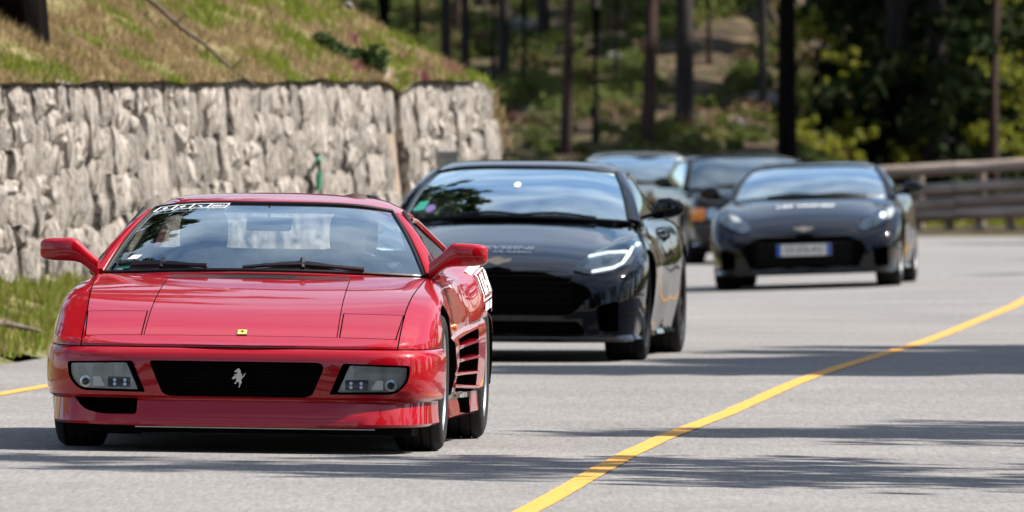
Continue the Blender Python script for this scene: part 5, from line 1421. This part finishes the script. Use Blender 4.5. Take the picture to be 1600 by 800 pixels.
# older, upright dark coupe with an amber corner lamp
OLD, ws5, ZH5, W5_ = grand_tourer(dict(paint='bronze', label='older upright dark car with an amber corner lamp, between the two rear coupes', loc=(at(1203, 400, 137.5).x, 137.5, 0), rot=(0, 0, R(7.5)),
    W=((0, .72), (.004, .76), (.012, .79), (.03, .815), (.06, .835), (.11, .855), (.18, .868), (.3, .878), (.5, .886), (.8, .892), (1.1, .895), (1.5, .895), (2.1, .895), (3.2, .89), (3.9, .88), (4.4, .85), (4.6, .78)),
    ZB=((0, .20), (1, .18), (3.3, .18), (4.6, .28)),
    ZS=((0, .70), (.1, .725), (.2, .735), (.4, .745), (.7, .75), (1.0, .75), (2.1, .76), (3.3, .78), (4.6, .74)),
    ZF=((0, .715), (.1, .765), (.2, .785), (.35, .80), (.6, .815), (.9, .825), (1.5, .84), (2.1, .855), (3.4, .86), (4.6, .80)),
    ZV=((0, .715), (.1, .77), (.2, .79), (.4, .81), (.7, .83), (1.0, .845), (1.4, .865), (2.1, .87), (2.7, .87), (4.6, .80)),
    ZH=((0, .72), (.1, .785), (.2, .81), (.4, .835), (.7, .855), (1.0, .87), (1.4, .885), (2.1, .885), (4.6, .82)),
    XF=((0, .93), (.5, .88), (1.5, .88), (4.6, .86)), waist=.012, rake=.05,
    axles=[(.80, .318, .87, .225), (3.40, .318, .87, .225)],
    openings=[([(-.34, .66), (.34, .66), (.34, .46), (-.34, .46)], .02, .12), ([(-.60, .34), (.60, .34), (.60, .25), (-.60, .25)], .02, .12)], bars=[(.49 + .035 * i, .33) for i in range(5)], barmat='chrome',
    lamp=[(.40, .48), (.40, .665), (.74, .665), (.74, .48)], projector=[(.485, .575, .07, 0), (.66, .575, .07, 0)],
    mirror=(.82, 1.62, .87), spokes=8, rim='alloy', lampdepth=.5, chrome=1,
    cab=dict(yb=1.38, cb=.14, zb=.885, wb=.715, yt=1.90, ct=.06, zt=1.225, wt=.60, yr=2.9, zr=1.25, zmax=1.272, ye=3.95, ze=.92, we=.62, ys=2.45, pillar=.07, bow=.02)))
for s in (-1, 1):
    mb = MB(); mb.loops(sweep_rect([(s * x, y, .575) for x, y in [(.755, .005), (.80, .022), (.845, .09), (.872, .20)]], .03, .14, (0, 0, 1))); mb.build('corner_lamp', M['amber'], OLD, 40)
mb = MB(); mb.loops(sweep_rect([(x, -.03 + .10 * max(0, abs(x) - .6) ** 1.5 * 3, .40) for x in np.linspace(-.86, .86, 15)], .09, .11, (0, 0, 1))); mb.build('bumper', M['plastic'], OLD, 40)

# ------------------------------------------------------------------ driver of the red car
def driver(car, x, y, z):
    """seated figure: one skinned surface, hands on the wheel"""
    J = {}; V = []; E = []; Rd = []
    def add(p, r, parent=None):
        V.append(p); Rd.append(r if isinstance(r, tuple) else (r, r)); i = len(V) - 1
        if parent is not None: E.append((parent, i))
        return i
    pel = add((0, 0, .10), (.15, .12)); wst = add((0, -.01, .26), (.14, .11), pel); ch = add((0, .02, .44), (.165, .12), wst); nk0 = add((0, .05, .56), (.075, .07), ch); nk = add((0, .045, .63), (.052, .052), nk0)
    hd0 = add((0, .03, .70), (.068, .08), nk); hd1 = add((0, .035, .765), (.078, .095), hd0); hd2 = add((0, .04, .83), (.07, .085), hd1); add((0, .04, .865), (.04, .05), hd2)
    add((0, -.07, .75), (.016, .022), hd1)
    for s in (-1, 1):
        add((s * .082, .05, .755), (.012, .022), hd1)
        sh = add((s * .17, .04, .52), (.07, .07), ch); el = add((s * .25, -.14, .33), (.05, .05), sh); wr = add((s * .18, -.36, .43), (.03, .03), el); pm = add((s * .165, -.42, .46), (.03, .022), wr)
        for q, ln in enumerate((.05, .058, .055, .045)):
            a = add((s * (.175 - .0 * q), -.455, .475 - .020 * q), .0095, pm); b = add((s * (.150), -.470, .480 - .020 * q), .009, a); add((s * .128, -.452, .478 - .020 * q), .008, b)
        t = add((s * .145, -.415, .490), .011, pm); add((s * .140, -.445, .505), .009, t)
        hp = add((s * .10, -.04, .09), (.09, .09), pel); kn = add((s * .15, -.45, .20), (.065, .065), hp); an = add((s * .13, -.82, .0), (.042, .042), kn); add((s * .13, -.95, .02), (.035, .03), an)
    me = bpy.data.meshes.new('person'); me.from_pydata(V, E, [])
    o = link('person', me); m = o.modifiers.new('k', 'SKIN'); m.use_smooth_shade = True
    for i, q in enumerate(me.skin_vertices[0].data): q.radius = Rd[i]; q.use_root = (i == 0)
    ss = o.modifiers.new('s', 'SUBSURF'); ss.levels = 1; ss.render_levels = 1
    bake(o); me = o.data; me.materials.clear(); me.materials.append(M['shirt']); me.materials.append(M['skin'])
    for p in me.polygons:
        c = p.center; p.material_index = 1 if (c.z > .60 or (c.y < -.345 and c.z > .36)) else 0; p.use_smooth = True
    hb = MB(); hv = []
    n = 16
    hb.loops([[(.086 * r_ * math.cos(2 * math.pi * k / n), .055 + .105 * r_ * math.sin(2 * math.pi * k / n), zz) for k in range(n)] for zz, r_ in ((.80, 1.0), (.835, 1.0), (.87, .88), (.895, .55), (.905, .1))])
    hb.build('hair', M['hair'], o, 50)
    o.matrix_world = Matrix.Translation(car.location) @ car.rotation_euler.to_matrix().to_4x4() @ Matrix.Translation((x, y, z))
    return tag(o, 'driver in a dark top seated behind the wheel of the red car', 'person')
driver(RED, .36, 2.42, .26)
